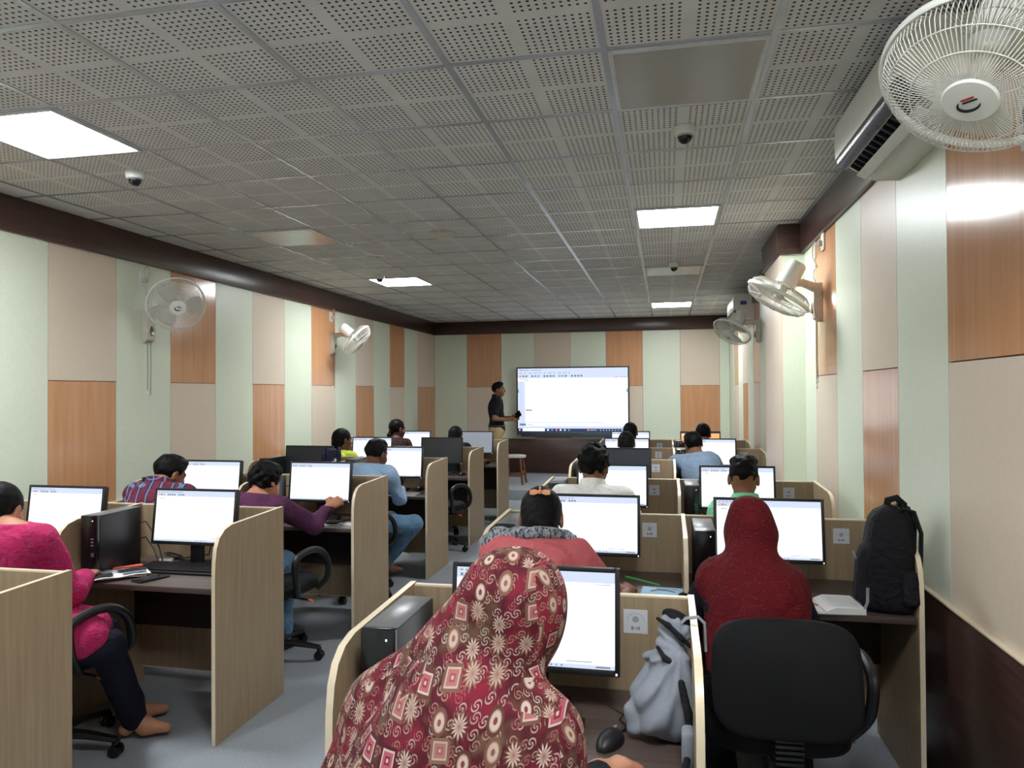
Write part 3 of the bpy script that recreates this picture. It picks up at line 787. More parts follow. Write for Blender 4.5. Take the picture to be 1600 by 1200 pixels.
def chair(x, y, rz, label):
    if 'chair' not in PROTO:
        PROTO['chair'] = t = chair_proto(); t.location = (x, y, 0); t.rotation_euler.z = rz; t['label'] = label; return t
    return dup(PROTO['chair'], label, (x, y, 0), rz)

# ------------------------------------------------------------------ implicit surfaces for bodies and cloth
def V3(*a): return np.array(a, dtype=np.float64)
def nrm(v): return v/np.linalg.norm(v)
class SDF:
    def __init__(s): s.p = []; s.cuts = []
    def cap(s, a, b, ra, rb=None, k=.03, flat=False):
        s.p.append(('c', np.array(a, float), np.array(b, float), ra, ra if rb is None else rb, k, flat, 1)); return s
    def ell(s, c, r, R=None, k=.03, sub=False):
        s.p.append(('e', np.array(c, float), np.array(r, float), np.eye(3) if R is None else np.array(R), k, sub)); return s
    def chain(s, pts, rs, k=.02):
        for i in range(len(pts)-1): s.cap(pts[i], pts[i+1], rs[i], rs[i+1], k)
        return s
    def cut(s, n, d): s.cuts.append((np.array(n, float), d)); return s      # removes n.p > d
    def bounds(s, p):
        if p[0] == 'c':
            r = max(p[3], p[4]); return np.minimum(p[1], p[2])-r, np.maximum(p[1], p[2])+r
        e = np.sqrt(((p[3]*p[2][None, :])**2).sum(1)); return p[1]-e, p[1]+e
    def mesh(s, h, disp=None, pad=.02):
        bs = [s.bounds(p) for p in s.p if not (p[0] == 'e' and p[5])]
        lo = np.min([b[0] for b in bs], 0)-pad-h*2; hi = np.max([b[1] for b in bs], 0)+pad+h*2
        n = np.ceil((hi-lo)/h).astype(int)+1
        ax = [lo[i]+h*np.arange(n[i]) for i in range(3)]
        D = np.full(n, .2, np.float32)
        for p in s.p:
            k = p[5] if p[0] == 'c' else p[4]
            b0, b1 = s.bounds(p); m = k*1.1+3*h+pad
            i0 = np.maximum(0, np.floor((b0-m-lo)/h).astype(int)); i1 = np.minimum(n, np.ceil((b1+m-lo)/h).astype(int)+1)
            if np.any(i1 <= i0): continue
            sl = tuple(slice(a, b) for a, b in zip(i0, i1))
            X, Y, Z = ax[0][sl[0], None, None], ax[1][None, sl[1], None], ax[2][None, None, sl[2]]
            if p[0] == 'c':
                a, b = p[1], p[2]; u = b-a; L2 = max(u@u, 1e-12)
                dx, dy, dz = X-a[0], Y-a[1], Z-a[2]
                tt = (dx*u[0]+dy*u[1]+dz*u[2])/L2; t = np.clip(tt, 0, 1)
                d = np.sqrt((dx-t*u[0])**2+(dy-t*u[1])**2+(dz-t*u[2])**2)-(p[3]+(p[4]-p[3])*t)
                if p[6]: L = math.sqrt(L2); d = np.maximum(d, (tt-1)*L)
            else:
                R = p[3]; dx, dy, dz = X-p[1][0], Y-p[1][1], Z-p[1][2]
                q = [(dx*R[0, i]+dy*R[1, i]+dz*R[2, i]) for i in range(3)]; r = p[2]
                k0 = np.sqrt((q[0]/r[0])**2+(q[1]/r[1])**2+(q[2]/r[2])**2); k1 = np.sqrt((q[0]/r[0]**2)**2+(q[1]/r[1]**2)**2+(q[2]/r[2]**2)**2)
                d = k0*(k0-1)/np.maximum(k1, 1e-6)
            A = D[sl]
            if p[0] == 'e' and p[5]:
                d = -d; hh = np.maximum(k-np.abs(A-d), 0)/k; D[sl] = np.maximum(A, d)+hh*hh*k*.25
            else:
                hh = np.maximum(k-np.abs(A-d), 0)/k; D[sl] = np.minimum(A, d)-hh*hh*k*.25
        X, Y, Z = ax[0][:, None, None], ax[1][None, :, None], ax[2][None, None, :]
        if disp is not None: D = D+disp(X, Y, Z).astype(np.float32)
        for nn, dd in s.cuts: D = np.maximum(D, nn[0]*X+nn[1]*Y+nn[2]*Z-dd)
        return nets(D, lo, h)
def nets(D, lo, h):
    ins = D < 0
    c = [(i, j, k) for i in (0, 1) for j in (0, 1) for k in (0, 1)]
    nx, ny, nz = D.shape
    cnt = np.zeros((nx-1, ny-1, nz-1), np.int8)
    for i, j, k in c: cnt += ins[i:nx-1+i, j:ny-1+j, k:nz-1+k]
    act = np.argwhere((cnt > 0) & (cnt < 8))
    vals = np.stack([D[act[:, 0]+i, act[:, 1]+j, act[:, 2]+k] for i, j, k in c], 1).astype(np.float64)
    co = np.array(c, float); acc = np.zeros((len(act), 3)); num = np.zeros(len(act))
    for a in range(8):
        for b in range(a+1, 8):
            if np.abs(co[a]-co[b]).sum() != 1: continue
            m = (vals[:, a] < 0) != (vals[:, b] < 0)
            t = np.where(m, vals[:, a]/np.where(m, vals[:, a]-vals[:, b], 1), 0)
            acc += np.where(m[:, None], co[a]+(co[b]-co[a])*t[:, None], 0); num += m
    P = lo+(act+acc/num[:, None])*h
    ids = np.full((nx-1, ny-1, nz-1), -1, np.int64); ids[act[:, 0], act[:, 1], act[:, 2]] = np.arange(len(act))
    Q = []
    for axx in range(3):
        sl0 = [slice(None)]*3; sl1 = [slice(None)]*3; sl0[axx] = slice(0, -1); sl1[axx] = slice(1, None)
        A, B = ins[tuple(sl0)], ins[tuple(sl1)]
        e = np.argwhere(A != B); o1, o2 = (axx+1) % 3, (axx+2) % 3
        ok = np.ones(len(e), bool)
        for o in (o1, o2): ok &= (e[:, o] > 0) & (e[:, o] < D.shape[o]-1)
        e = e[ok]; fl = A[tuple(e.T)]
        def g(d1, d2):
            z = e.copy(); z[:, o1] -= d1; z[:, o2] -= d2; return ids[tuple(z.T)]
        q = np.stack([g(1, 1), g(0, 1), g(0, 0), g(1, 0)], 1)
        q[~fl] = q[~fl][:, ::-1]; Q.append(q)
    Q = np.concatenate(Q); Q = Q[(Q >= 0).all(1)]
    # one light smoothing pass
    for _ in range(2):
        s = np.zeros_like(P); n_ = np.zeros(len(P))
        for a in range(4):
            np.add.at(s, Q[:, a], P[Q[:, (a+1) % 4]]); np.add.at(n_, Q[:, a], 1)
            np.add.at(s, Q[:, a], P[Q[:, (a-1) % 4]]); np.add.at(n_, Q[:, a], 1)
        P = P*.6+.4*s/np.maximum(n_, 1)[:, None]
    return P, Q
def np_obj(name, parts, mats, parent, matfn=None, origin=None):
    vs = []; qs = []; off = 0
    for P, Q in parts: vs.append(P); qs.append(Q+off); off += len(P)
    P = np.concatenate(vs); Q = np.concatenate(qs)
    if origin is not None: L = P-origin
    else: L = P
    me = bpy.data.meshes.new(name)
    me.vertices.add(len(P)); me.vertices.foreach_set('co', L.astype(np.float32).ravel())
    me.loops.add(len(Q)*4); me.loops.foreach_set('vertex_index', Q.astype(np.int32).ravel())
    me.polygons.add(len(Q)); me.polygons.foreach_set('loop_start', np.arange(0, len(Q)*4, 4, dtype=np.int32))
    me.polygons.foreach_set('use_smooth', np.ones(len(Q), bool))
    for m in (mats if isinstance(mats, (list, tuple)) else [mats]): me.materials.append(m)
    if matfn is not None:
        C = P[Q].mean(1); me.polygons.foreach_set('material_index', matfn(C).astype(np.int32))
    me.update(); me.validate()
    o = bpy.data.objects.new(name, me); COL.objects.link(o)
    if parent is not None: o.parent = parent
    return o

def folds(amp, f=38, seed=0.0):
    def d(X, Y, Z):
        w = .35*np.sin(9*X+7*Z+seed)+.35*np.sin(11*Y-6*Z+seed*2)
        return amp*(np.sin(f*(.55*X+.35*Y+.75*Z)+5*w+seed)*.6+np.sin(f*1.6*(-.6*X+.5*Y+.45*Z)+6*w+2*seed)*.4)
    return d
def basis(fwd, up=V3(0, 0, 1)):
    f = nrm(fwd); r = nrm(np.cross(f, up)); u = np.cross(r, f)
    return np.stack([r, f, u], 1)              # columns right, forward, up
def head_rot(y, p, ro=0.0):
    """y: turn left positive (deg), p: nod down positive (deg), ro: tilt towards right shoulder (deg)"""
    m = Matrix.Rotation(math.radians(y), 3, 'Z') @ Matrix.Rotation(math.radians(-p), 3, 'X') @ Matrix.Rotation(math.radians(ro), 3, 'Y')
    return np.array(m)
def ik(S_, W_, la, lb, pole):
    d = W_-S_; L = np.linalg.norm(d); L = min(L, (la+lb)*.995); u = nrm(d)
    x = (la*la-lb*lb+L*L)/(2*L); hgt = math.sqrt(max(1e-6, la*la-x*x))
    pp = pole-u*(pole@u); pp = nrm(pp)
    return S_+u*x+pp*hgt, S_+u*L
def hand_parts(W_, d, n, side, curl=.5, sc=1.0, h=.0035):
    """W_ wrist, d direction of the fingers, n back-of-hand normal, side +1 thumb on +cross side"""
    d = nrm(d); n = nrm(n-d*(n@d)); x = np.cross(d, n)*side
    s = SDF(); R = np.stack([x, d, n], 1); P = lambda a, b, c: W_+(x*a+d*b+n*c)*sc
    s.cap(P(0, -.05, 0), P(0, .01, 0), .026*sc, .025*sc, .015)
    s.ell(P(0, .05, 0), V3(.038, .052, .016)*sc, R, .015)
    s.cap(P(-.022, .075, .002), P(.022, .08, .002), .013*sc, .013*sc, .012)
    for fx, L0, fy, r in ((.030, .040, .088, .0092), (.010, .045, .093, .0095), (-.011, .041, .090, .0092), (-.030, .032, .080, .0082)):
        p = P(fx, fy, .002); a = curl*.5; pts = [p]
        for seg, ln in enumerate((L0, L0*.62, L0*.5)):
            p = p+(d*math.cos(a)-n*math.sin(a)+x*fx*1.3)*ln*sc; pts.append(p); a += curl*.75
        s.chain(pts, [r*sc*1.05, r*sc, r*sc*.92, r*sc*.78], .006)
    p0 = P(.026, .022, -.004); p1 = P(.052, .05, -.010); p2 = P(.058, .082, -.018); p3 = P(.054, .105, -.024)
    s.chain([p0, p1, p2, p3], [.017*sc, .0125*sc, .0105*sc, .0085*sc], .012)
    return s.mesh(h, pad=.006)

HEADC = {}
def build_head(s, c, R, hs=1.0, t=0.0):
    P = lambda x, y, z: c+R@(V3(x, y, z)*hs)
    E = lambda x, y, z, r, k=.03, sub=False: s.ell(P(x, y, z), (V3(*r)+t)*hs, R, k, sub)
    E(0, -.012, .022, (.074, .092, .084)); E(0, .03, -.035, (.059, .06, .082)); E(0, .048, -.088, (.038, .038, .03))
    s.cap(P(0, .086, .0), P(0, .106, -.040), .008*hs, .0125*hs, .014); s.ell(P(0, .098, -.044), V3(.017, .010, .009)*hs, R, .010)
    s.cap(P(-.034, .078, .014), P(.034, .078, .014), .011*hs, None, .02)
    for sx in (-1, 1):
        E(sx*.031, .094, -.008, (.017, .012, .011), .012, True)
        s.ell(P(sx*.031, .0775, -.009), V3(.0125, .0125, .0125)*hs, R, .003)
        s.ell(P(sx*.077, -.006, -.014), V3(.010, .02, .032)*hs, R, .010)
        s.ell(P(sx*.084, .0, -.012), V3(.005, .009, .016)*hs, R, .006, True)
        E(sx*.04, .055, -.045, (.022, .025, .022), .03)
    s.cap(P(-.02, .086, -.066), P(.02, .086, -.066), .0065*hs, None, .010); s.cap(P(-.016, .085, -.077), P(.016, .085, -.077), .0075*hs, None, .010)
    return P
def skin_mat(c, R, hs):
    def f(C):
        L = (C-c)@R/hs; m = np.zeros(len(C), int)
        for sx in (-1, 1):
            e = V3(sx*.031, .0775, -.009); q = L-e; d = np.linalg.norm(q, axis=1)
            near = (d < .0142) & (q[:, 1] > .003)
            m[near & (np.abs(q[:, 2]) < .0062)] = 1
            m[near & (np.hypot(q[:, 0], q[:, 2]) < .0058)] = 2
            m[(np.abs(L[:, 2]-.017-.1*np.maximum(0, .03-np.abs(np.abs(L[:, 0])-.03))) < .0042) & (np.abs(L[:, 0]) > .013) & (np.abs(L[:, 0]) < .05) & (L[:, 1] > .06)] = 2
        m[(np.abs(L[:, 2]+.071) < .010) & (np.abs(L[:, 0]) < .024) & (L[:, 1] > .084)] = 3
        return m
    return f

def hair(kind, c, R, hs, parent, h, N=None):
    P = lambda x, y, z: c+R@(V3(x, y, z)*hs)
    E = lambda s, x, y, z, r, k=.02, sub=False: s.ell(P(x, y, z), V3(*r)*hs, R, k, sub)
    nz = lambda a, f: (lambda X, Y, Z: a*(np.sin(f*X+1.3*np.sin(f*.6*Z))*np.sin(f*1.1*Z+1.1*np.sin(f*.5*Y))*np.sin(f*.9*Y+.5)))
    s = SDF(); fw, up = R[:, 1], R[:, 2]
    def hcut(s, a, b, d): n = R@nrm(V3(0, a, b)); s.cut(n, n@c+d*hs)
    extra = []
    if kind == 'short':
        E(s, 0, -.014, .026, (.082, .100, .092)); hcut(s, .74, -.67, .022); E(s, 0, .03, .085, (.055, .055, .03), .03)
        parts = [s.mesh(h, nz(.005, 70))]
    elif kind == 'thick':
        E(s, 0, -.016, .030, (.088, .104, .098)); E(s, 0, .02, .10, (.06, .07, .035), .03); hcut(s, .74, -.67, .020)
        parts = [s.mesh(h, nz(.012, 75))]
    elif kind == 'quiff':
        E(s, 0, -.012, .03, (.0765, .0955, .086)); hcut(s, .55, -.83, -.004)
        E(s, 0, .01, .088, (.072, .09, .042), .02)
        parts = [s.mesh(h, nz(.006, 85))]
    elif kind in ('tied', 'braid', 'bun', 'pony'):
        E(s, 0, -.014, .022, (.080, .099, .092)); hcut(s, .78, -.62, .040)
        if kind == 'tied': E(s, 0, -.06, -.05, (.060, .05, .06), .04)
        if kind == 'bun': E(s, 0, -.105, .0, (.045, .04, .045), .015)
        if kind == 'pony': s.chain([P(0, -.095, .02), P(0, -.13, -.03), P(0, -.12, -.11)], [.03, .036, .02], .02)
        if kind == 'braid':
            b = P(-.01, -.09, -.05); lo_ = N+V3(-.02, -.10, -.20)
            for q in range(10):
                p = b+(lo_-b)*(q/9)+V3(.010*(-1)**q, -.03*math.sin(PI*q/9), 0)
                s.ell(p, V3(.030, .026, .026)*(1-.03*q), None, .012)
        parts = [s.mesh(h, nz(.0025, 90))]
    return np_obj('hair', parts, M['hair'], parent, origin=V3(*parent.location))

def person(label, head, face=(0, 15, 0), tyaw=0.0, sex='m', nb=(-.10, -.065), L=None, Rr=None, top=None, sleeve='long', collar=None, neck=None,
           bottom=None, hairk='short', skin='skin', res=.010, hres=.0055, hip=None, knees=None, ankles=None, feet='shoe',
           hs=1.0, standing=False, cloth_amp=.0065, sw=None, chairlabel=None, chair_rz=None, floorz=0.0, hd=None, extra_cloth=None, hands=True, shoe=None, curl=.6, chair_xy=None, apron=None):
    c = V3(*head); R = head_rot(*face)
    fw = V3(-math.sin(math.radians(tyaw)), math.cos(math.radians(tyaw)), 0); rt = V3(fw[1], -fw[0], 0); up = V3(0, 0, 1)
    N = c+fw*nb[0]+up*nb[1] if neck is None else V3(*neck)
    if hip is None:
        dz = N[2]-.56; hz = math.sqrt(max(.0025, .47**2-dz*dz)); H = N-fw*hz; H = V3(H[0], H[1], .56)
    else: H = V3(*hip)
    sw = sw or (.172 if sex == 'm' else .150)
    root = thing('person', label, 'person', (H[0], H[1], floorz)); org = V3(H[0], H[1], floorz)
    ax = nrm(N-H); tr = np.stack([rt, nrm(np.cross(ax, rt)), ax], 1); bk = tr[:, 1]
    SL, SR = N-rt*sw-up*.045+fw*.01, N+rt*sw-up*.045+fw*.01
    TL = np.linalg.norm(N-H)
    def torso(s, t, full=True):
        wd = 1.0 if sex == 'm' else .93
        s.ell(H+ax*.02, V3(.165*(1.0 if sex == 'm' else 1.04), .12, .13)+t, tr, .05)
        s.ell(H+ax*TL*.38, V3(.142*wd, .102, .15)+t, tr, .06)
        s.ell(H+ax*TL*.70-bk*.015, V3(.160*wd, .112, .16)+t, tr, .06)
        s.cap(SL+rt*.02, SR-rt*.02, .056+t, None, .06)
        s.cap(N-up*.01, SL+rt*.03, .046+t, .048+t, .04); s.cap(N-up*.01, SR-rt*.03, .046+t, .048+t, .04)
    la, lb = (.285, .255) if sex == 'm' else (.265, .235)
    if standing: pass
    arms = []
    for side, Sx, Wt in ((-1, SL, L), (1, SR, Rr)):
        Wt = V3(*Wt) if Wt is not None else H+fw*.36+rt*side*.12+up*.14
        pole = -up*1.0+rt*side*.55-fw*.35
        El, Wr = ik(Sx, Wt, la, lb, pole); arms.append((side, Sx, El, Wr))
    def legs(s, t, cutoff=None):
        for i, side in enumerate((-1, 1)):
            hj = H+rt*side*.085-up*.02
            K = V3(*knees[i]) if knees else (hj-up*.40 if standing else hj+fw*.41+rt*side*.05-up*.02)
            A = V3(*ankles[i]) if ankles else ((V3(K[0], K[1], floorz+.085)-fw*.02) if not standing else V3(hj[0], hj[1], floorz+.085)-fw*.02)
            s.cap(hj, K, .082+t, .056+t, .05); s.cap(K, A, .054+t, (.036 if t == 0 else .050)+t*.6, .03)
            yield side, K, A
    # body, one continuous surface
    b = SDF(); torso(b, 0.0); b.cap(N-up*.04, c+R@(V3(0, -.022, -.055)*hs), .056 if sex == 'm' else .048, .055 if sex == 'm' else .047, .035)
    LK = list(legs(b, 0.0))
    for side, Sx, El, Wr in arms:
        b.cap(Sx, El, .047, .038, .04); b.cap(El, Wr, .038, .026, .02)
    toes = []
    for side, K, A in LK:
        fd = fw if not knees else nrm(V3(K[0]-H[0], K[1]-H[1], 0))
        toes.append((A, fd))
        b.chain([A, A+fd*.05-up*.045, A+fd*.14-up*.058], [.036, .034, .022], .03); b.ell(A-fd*.03-up*.05, V3(.03, .035, .032), None, .02)
    s0 = SDF(); build_head(s0, c, R, hs); s0.cap(N-up*.0, c+R@(V3(0, -.022, -.055)*hs), .054 if sex == 'm' else .047, .054 if sex == 'm' else .046, .03)
    parts = [b.mesh(res), s0.mesh(hres, pad=.01)]
    if hands:
        for (side, Sx, El, Wr) in arms:
            d = nrm(Wr-El); d = nrm(V3(d[0], d[1], d[2]*.3-.08)); n = up
            if hd and side in hd: d, n = V3(*hd[side][0]), V3(*hd[side][1])
            parts.append(hand_parts(Wr, d, n, -side if True else side, curl, .95 if sex == 'm' else .86, min(.005, hres)))
    np_obj('body', parts, [M[skin], M['eye'], M['hair'], M['lips']], root, skin_mat(c, R, hs), org)
    # clothes
    if top:
        s = SDF(); t = .013; torso(s, t)
        for side, Sx, El, Wr in arms:
            if sleeve == 'long':
                s.cap(Sx, El, .050+t, .043+t, .04); s.cap(El, El+(Wr-El)*.95, .043+t, .030+t*.8, .03, flat=True)
            else:
                s.cap(Sx, Sx+(El-Sx)*.80, .050+t, .048+t, .04, flat=True)
        nc = nrm(ax*.5+up*.8+bk*.0)
        s.cut(nc, nc@(N)+.028)
        np_obj('shirt', [s.mesh(res, folds(cloth_amp, 40, head[0]*7+head[1]))], top, root, None, org)
        if collar:
            pts = []; mb = MB()
            for q in range(24):
                a = 2*PI*q/24; rr = .066 if sex == 'm' else .058
                base = N+rt*math.cos(a)*rr+fw*math.sin(a)*rr*.95+up*(.022-.020*math.sin(a))
                pts.append(base-org)
            rs = []
            for q in range(24):
                a = 2*PI*q/24; o = rt*math.cos(a)+fw*math.sin(a); p = pts[q]
                rs.append([p-o*.004+up*.032, p+o*.003+up*.034, p+o*.020-up*.014, p+o*.012-up*.016])
            mb.rings([[tuple(v) for v in r] for r in rs], closed=True)
            mb.obj('collar', collar, root, angle=80)
    if bottom:
        s = SDF(); s.ell(H+ax*.0, V3(.172, .126, .12)+.006, tr, .05); list(legs(s, .012))
        s.cut(up, H[2]+.10)
        for side, K, A in LK:
            pass
        np_obj('trousers', [s.mesh(res, folds(.004, 46, 2))], bottom, root, None, org)
    if feet == 'shoe':
        s = SDF()
        for A, fd in toes:
            s.chain([A-fd*.02-up*.035, A+fd*.06-up*.048, A+fd*.15-up*.055], [.042, .042, .03], .03)
        s.cut(-up, -(floorz+.003)); s.cut(up, floorz+.085)
        np_obj('shoes', [s.mesh(.009)], shoe or M['black'], root, None, org)
    if hairk: hair(hairk, c, R, hs, root, min(hres, .006), N)
    if chairlabel:
        cx, cyy = (H[0], H[1]-.0) if chair_xy is None else chair_xy
        chair(cx+fw[0]*.02, cyy+fw[1]*.02, math.radians(tyaw) if chair_rz is None else chair_rz, chairlabel)
    return dict(root=root, c=c, R=R, N=N, H=H, fw=fw, rt=rt, up=up, SL=SL, SR=SR, org=org, arms=arms, hs=hs, ax=ax, bk=bk, torso=torso)

# ------------------------------------------------------------------ cloth patterns
def wrinkle(k):
    o = k.obj()
    a = k.noise(k.mapping(o, (1, 1, .6), (.4, .3, .5)), 17, 2, .5); b = k.noise(k.mapping(o, (.6, 1, 1.5), (0, .5, .2)), 34, 2, .5)
    k.bump(k.math('ADD', k.math('ABSOLUTE', k.math('SUBTRACT', a, .5)), k.math('MULTIPLY', k.math('ABSOLUTE', k.math('SUBTRACT', b, .5)), .4)), .75, .035)
def scarf_print():
    k = NT('maroon_motif_print'); x, y, z = k.xyz(k.obj())
    nx, ny, nz = k.xyz(k.node('ShaderNodeNewGeometry').outputs['Normal'])
    ax_, ay_, az_ = (k.math('ABSOLUTE', q) for q in (nx, ny, nz))
    side = k.math('GREATER_THAN', ax_, k.math('MULTIPLY', k.math('MAXIMUM', ay_, az_), 1.15))
    flat = k.math('MULTIPLY', k.math('GREATER_THAN', az_, k.math('MULTIPLY', k.math('MAXIMUM', ay_, ax_), 1.25)), k.math('SUBTRACT', 1.0, side))
    u = k.math('ADD', k.math('MULTIPLY', x, k.math('SUBTRACT', 1.0, side)), k.math('MULTIPLY', k.math('ADD', y, .37), side))
    v = k.math('ADD', k.math('MULTIPLY', z, k.math('SUBTRACT', 1.0, flat)), k.math('MULTIPLY', k.math('ADD', y, .71), flat))
    uv = k.comb(u, v, 0.0)
    def motif(scale, rnd, off):
        p = k.mapping(uv, (scale, scale*.92, 1)); n = k.node('ShaderNodeVectorMath', operation='ADD'); k.put(n.inputs[0], p); n.inputs[1].default_value = (off, off*.7, 0); p = n.outputs[0]
        vo = k.node('ShaderNodeTexVoronoi', voronoi_dimensions='2D', feature='F1'); k.put(vo.inputs['Vector'], p); vo.inputs['Scale'].default_value = 1; vo.inputs['Randomness'].default_value = rnd
        sub = k.node('ShaderNodeVectorMath', operation='SUBTRACT'); k.put(sub.inputs[0], p); k.put(sub.inputs[1], vo.outputs['Position'])
        sx, sy, _ = k.xyz(sub.outputs[0])
        cr, cg, cb = k.xyz(vo.outputs['Color'])
        return vo.outputs['Distance'], sx, sy, cr, cg
    d, sx, sy, cr, cg = motif(23.0, .5, 0.0)
    ang = k.math('ARCTAN2', sy, sx)
    ray = k.math('MULTIPLY', k.math('SINE', k.math('MULTIPLY', ang, 13.0)), .10)
    sq = k.math('MULTIPLY', k.math('MAXIMUM', k.math('ABSOLUTE', sx), k.math('ABSOLUTE', sy)), 1.08)
    is_ray = k.math('LESS_THAN', cr, .40); is_sq = k.math('GREATER_THAN', cr, .70)
    oval = k.math('MULTIPLY', k.math('SQRT', k.math('ADD', k.math('POWER', k.math('MULTIPLY', sx, 1.3), 2.0), k.math('POWER', k.math('MULTIPLY', sy, .95), 2.0))), 1.05)
    dd = k.math('ADD', oval, k.math('MULTIPLY', ray, is_ray))
    dd = k.math('ADD', k.math('MULTIPLY', dd, k.math('SUBTRACT', 1.0, is_sq)), k.math('MULTIPLY', sq, is_sq))
    maroon, deep, cream, pink, olive, crim, gold = S(104, 30, 44), S(72, 22, 30), S(192, 176, 166), S(168, 84, 98), S(96, 74, 58), S(130, 32, 52), S(166, 134, 112)
    n = k.noise(uv, 11, 3); n2 = k.noise(uv, 26, 2)
    base = k.ramp(n, [(.36, olive), (.46, deep), (.55, maroon), (.66, crim)])
    # small curls between the motifs
    d2, tx, ty, c2, _ = motif(54.0, .9, 3.3)
    an2 = k.math('ARCTAN2', ty, tx)
    spiral = k.math('ABSOLUTE', k.math('SINE', k.math('ADD', k.math('MULTIPLY', d2, 11.0), an2)))
    curl = k.math('MULTIPLY', k.math('GREATER_THAN', spiral, .80), k.math('LESS_THAN', d2, .42))
    base = k.mix(k.math('MULTIPLY', curl, .62), base, k.ramp(c2, [(.3, cream), (.6, gold), (.9, pink)]))
    ring = k.ramp(k.math('MULTIPLY', dd, 2.0), [(.0, crim), (.17, maroon), (.22, cream), (.44, cream), (.52, gold), (.60, deep), (.80, deep)], 'LINEAR')
    sqc = k.ramp(k.math('MULTIPLY', dd, 2.0), [(.0, cream), (.10, crim), (.24, pink), (.46, cream), (.58, deep), (.80, deep)], 'CONSTANT')
    mot = k.mix(is_sq, ring, sqc)
    tint = k.mix(k.math('MULTIPLY', cg, .45), mot, gold)
    inm = k.math('LESS_THAN', dd, .40)
    col = k.mix(inm, base, tint)
    col = k.mix(k.math('MULTIPLY', n2, .25), col, deep)
    k.bump(k.noise(k.obj(), 700, 2), .2, .001)
    return k.fin(col, .85, .2)
def plaid():
    k = NT('blue_maroon_plaid'); x, y, z = k.xyz(k.obj())
    u = k.math('ADD', x, k.math('MULTIPLY', y, .3)); v = k.math('SUBTRACT', z, k.math('MULTIPLY', y, .6))
    def stripe(c, per, w, o=0.0):
        f = k.math('FLOORED_MODULO', k.math('ADD', k.math('DIVIDE', c, per), 10.0+o), 1.0)
        return k.math('LESS_THAN', k.math('ABSOLUTE', k.math('SUBTRACT', f, .5)), w)
    c = k.mix(0.0, S(48, 48, 76), S(48, 48, 76))
    c = k.mix(k.math('MULTIPLY', stripe(u, .062, .26), .75), c, S(112, 40, 56)); c = k.mix(k.math('MULTIPLY', stripe(v, .062, .26), .6), c, S(112, 40, 56))
    c = k.mix(k.math('MULTIPLY', stripe(u, .062, .06, .5), .9), c, S(108, 140, 178)); c = k.mix(k.math('MULTIPLY', stripe(v, .062, .05, .5), .6), c, S(108, 140, 178))
    wrinkle(k)
    return k.fin(c, .88, .2)
def dotted(name, base, dot, scale, r):
    k = NT(name); o = k.obj(); wrinkle(k)
    vo = k.node('ShaderNodeTexVoronoi', feature='F1'); k.put(vo.inputs['Vector'], o); vo.inputs['Scale'].default_value = scale; vo.inputs['Randomness'].default_value = .5
    f = k.math('LESS_THAN', vo.outputs['Distance'], r)
    n = k.noise(o, 10, 3)
    b = k.ramp(n, [(.3, tuple(c*.88 for c in base[:3])+(1,)), (.7, tuple(min(1, c*1.1) for c in base[:3])+(1,))])
    return k.fin(k.mix(f, b, dot), .85, .25)
def strokes(name, c1, c2, c3, scale=60):
    k = NT(name); o = k.obj()
    n = k.noise(k.mapping(o, (1, 1, .35)), scale, 3, .7)
    return k.fin(k.ramp(n, [(.40, c1), (.47, c2), (.56, c3), (.60, c1)]), .9, .2)
M['scarf'] = scarf_print(); M['plaid'] = plaid()
M['pink'] = dotted('magenta_kurta', S(176, 38, 92), S(112, 84, 122), 42, .20)
M['redscarf'] = dotted('dark_red_glitter_scarf', S(92, 14, 22), S(196, 100, 90), 95, .11)
M['greyscarf'] = strokes('grey_figured_scarf', S(58, 62, 70), S(120, 128, 138), S(176, 180, 184), 70)
M['salmon'] = fabric('salmon_cotton', S(192, 98, 104)); M['white_shirt'] = fabric('white_shirt', S(236, 237, 232)); M['mint'] = fabric('mint_shirt', S(140, 220, 174))
M['bluegrey'] = fabric('blue_grey_shirt', S(136, 158, 182)); M['lightblue'] = fabric('pale_blue_shirt', S(146, 172, 200)); M['purple'] = fabric('purple_shirt', S(84, 44, 74))
M['lime'] = fabric('lime_top', S(204, 222, 84)); M['navy'] = fabric('navy_cloth', S(21, 22, 38)); M['jeans'] = fabric('blue_jeans', S(92, 122, 150)); M['khaki'] = fabric('khaki_trousers', S(182, 158, 118))
M['blackshirt'] = fabric('black_shirt', S(28, 29, 34)); M['darkcloth'] = fabric('dark_trousers', S(26, 27, 34)); M['darkfloral'] = dotted('dark_floral_top', S(44, 28, 32), S(150, 70, 80), 50, .22)
M['greycloth'] = plain('grey_bag_cloth', S(134, 138, 148), .8, .2, var=.06, scale=40); M['bagblack'] = fabric('black_bag_cloth', S(24, 24, 28), .75); M['bagnavy'] = fabric('navy_bag_cloth', S(34, 38, 62), .7)

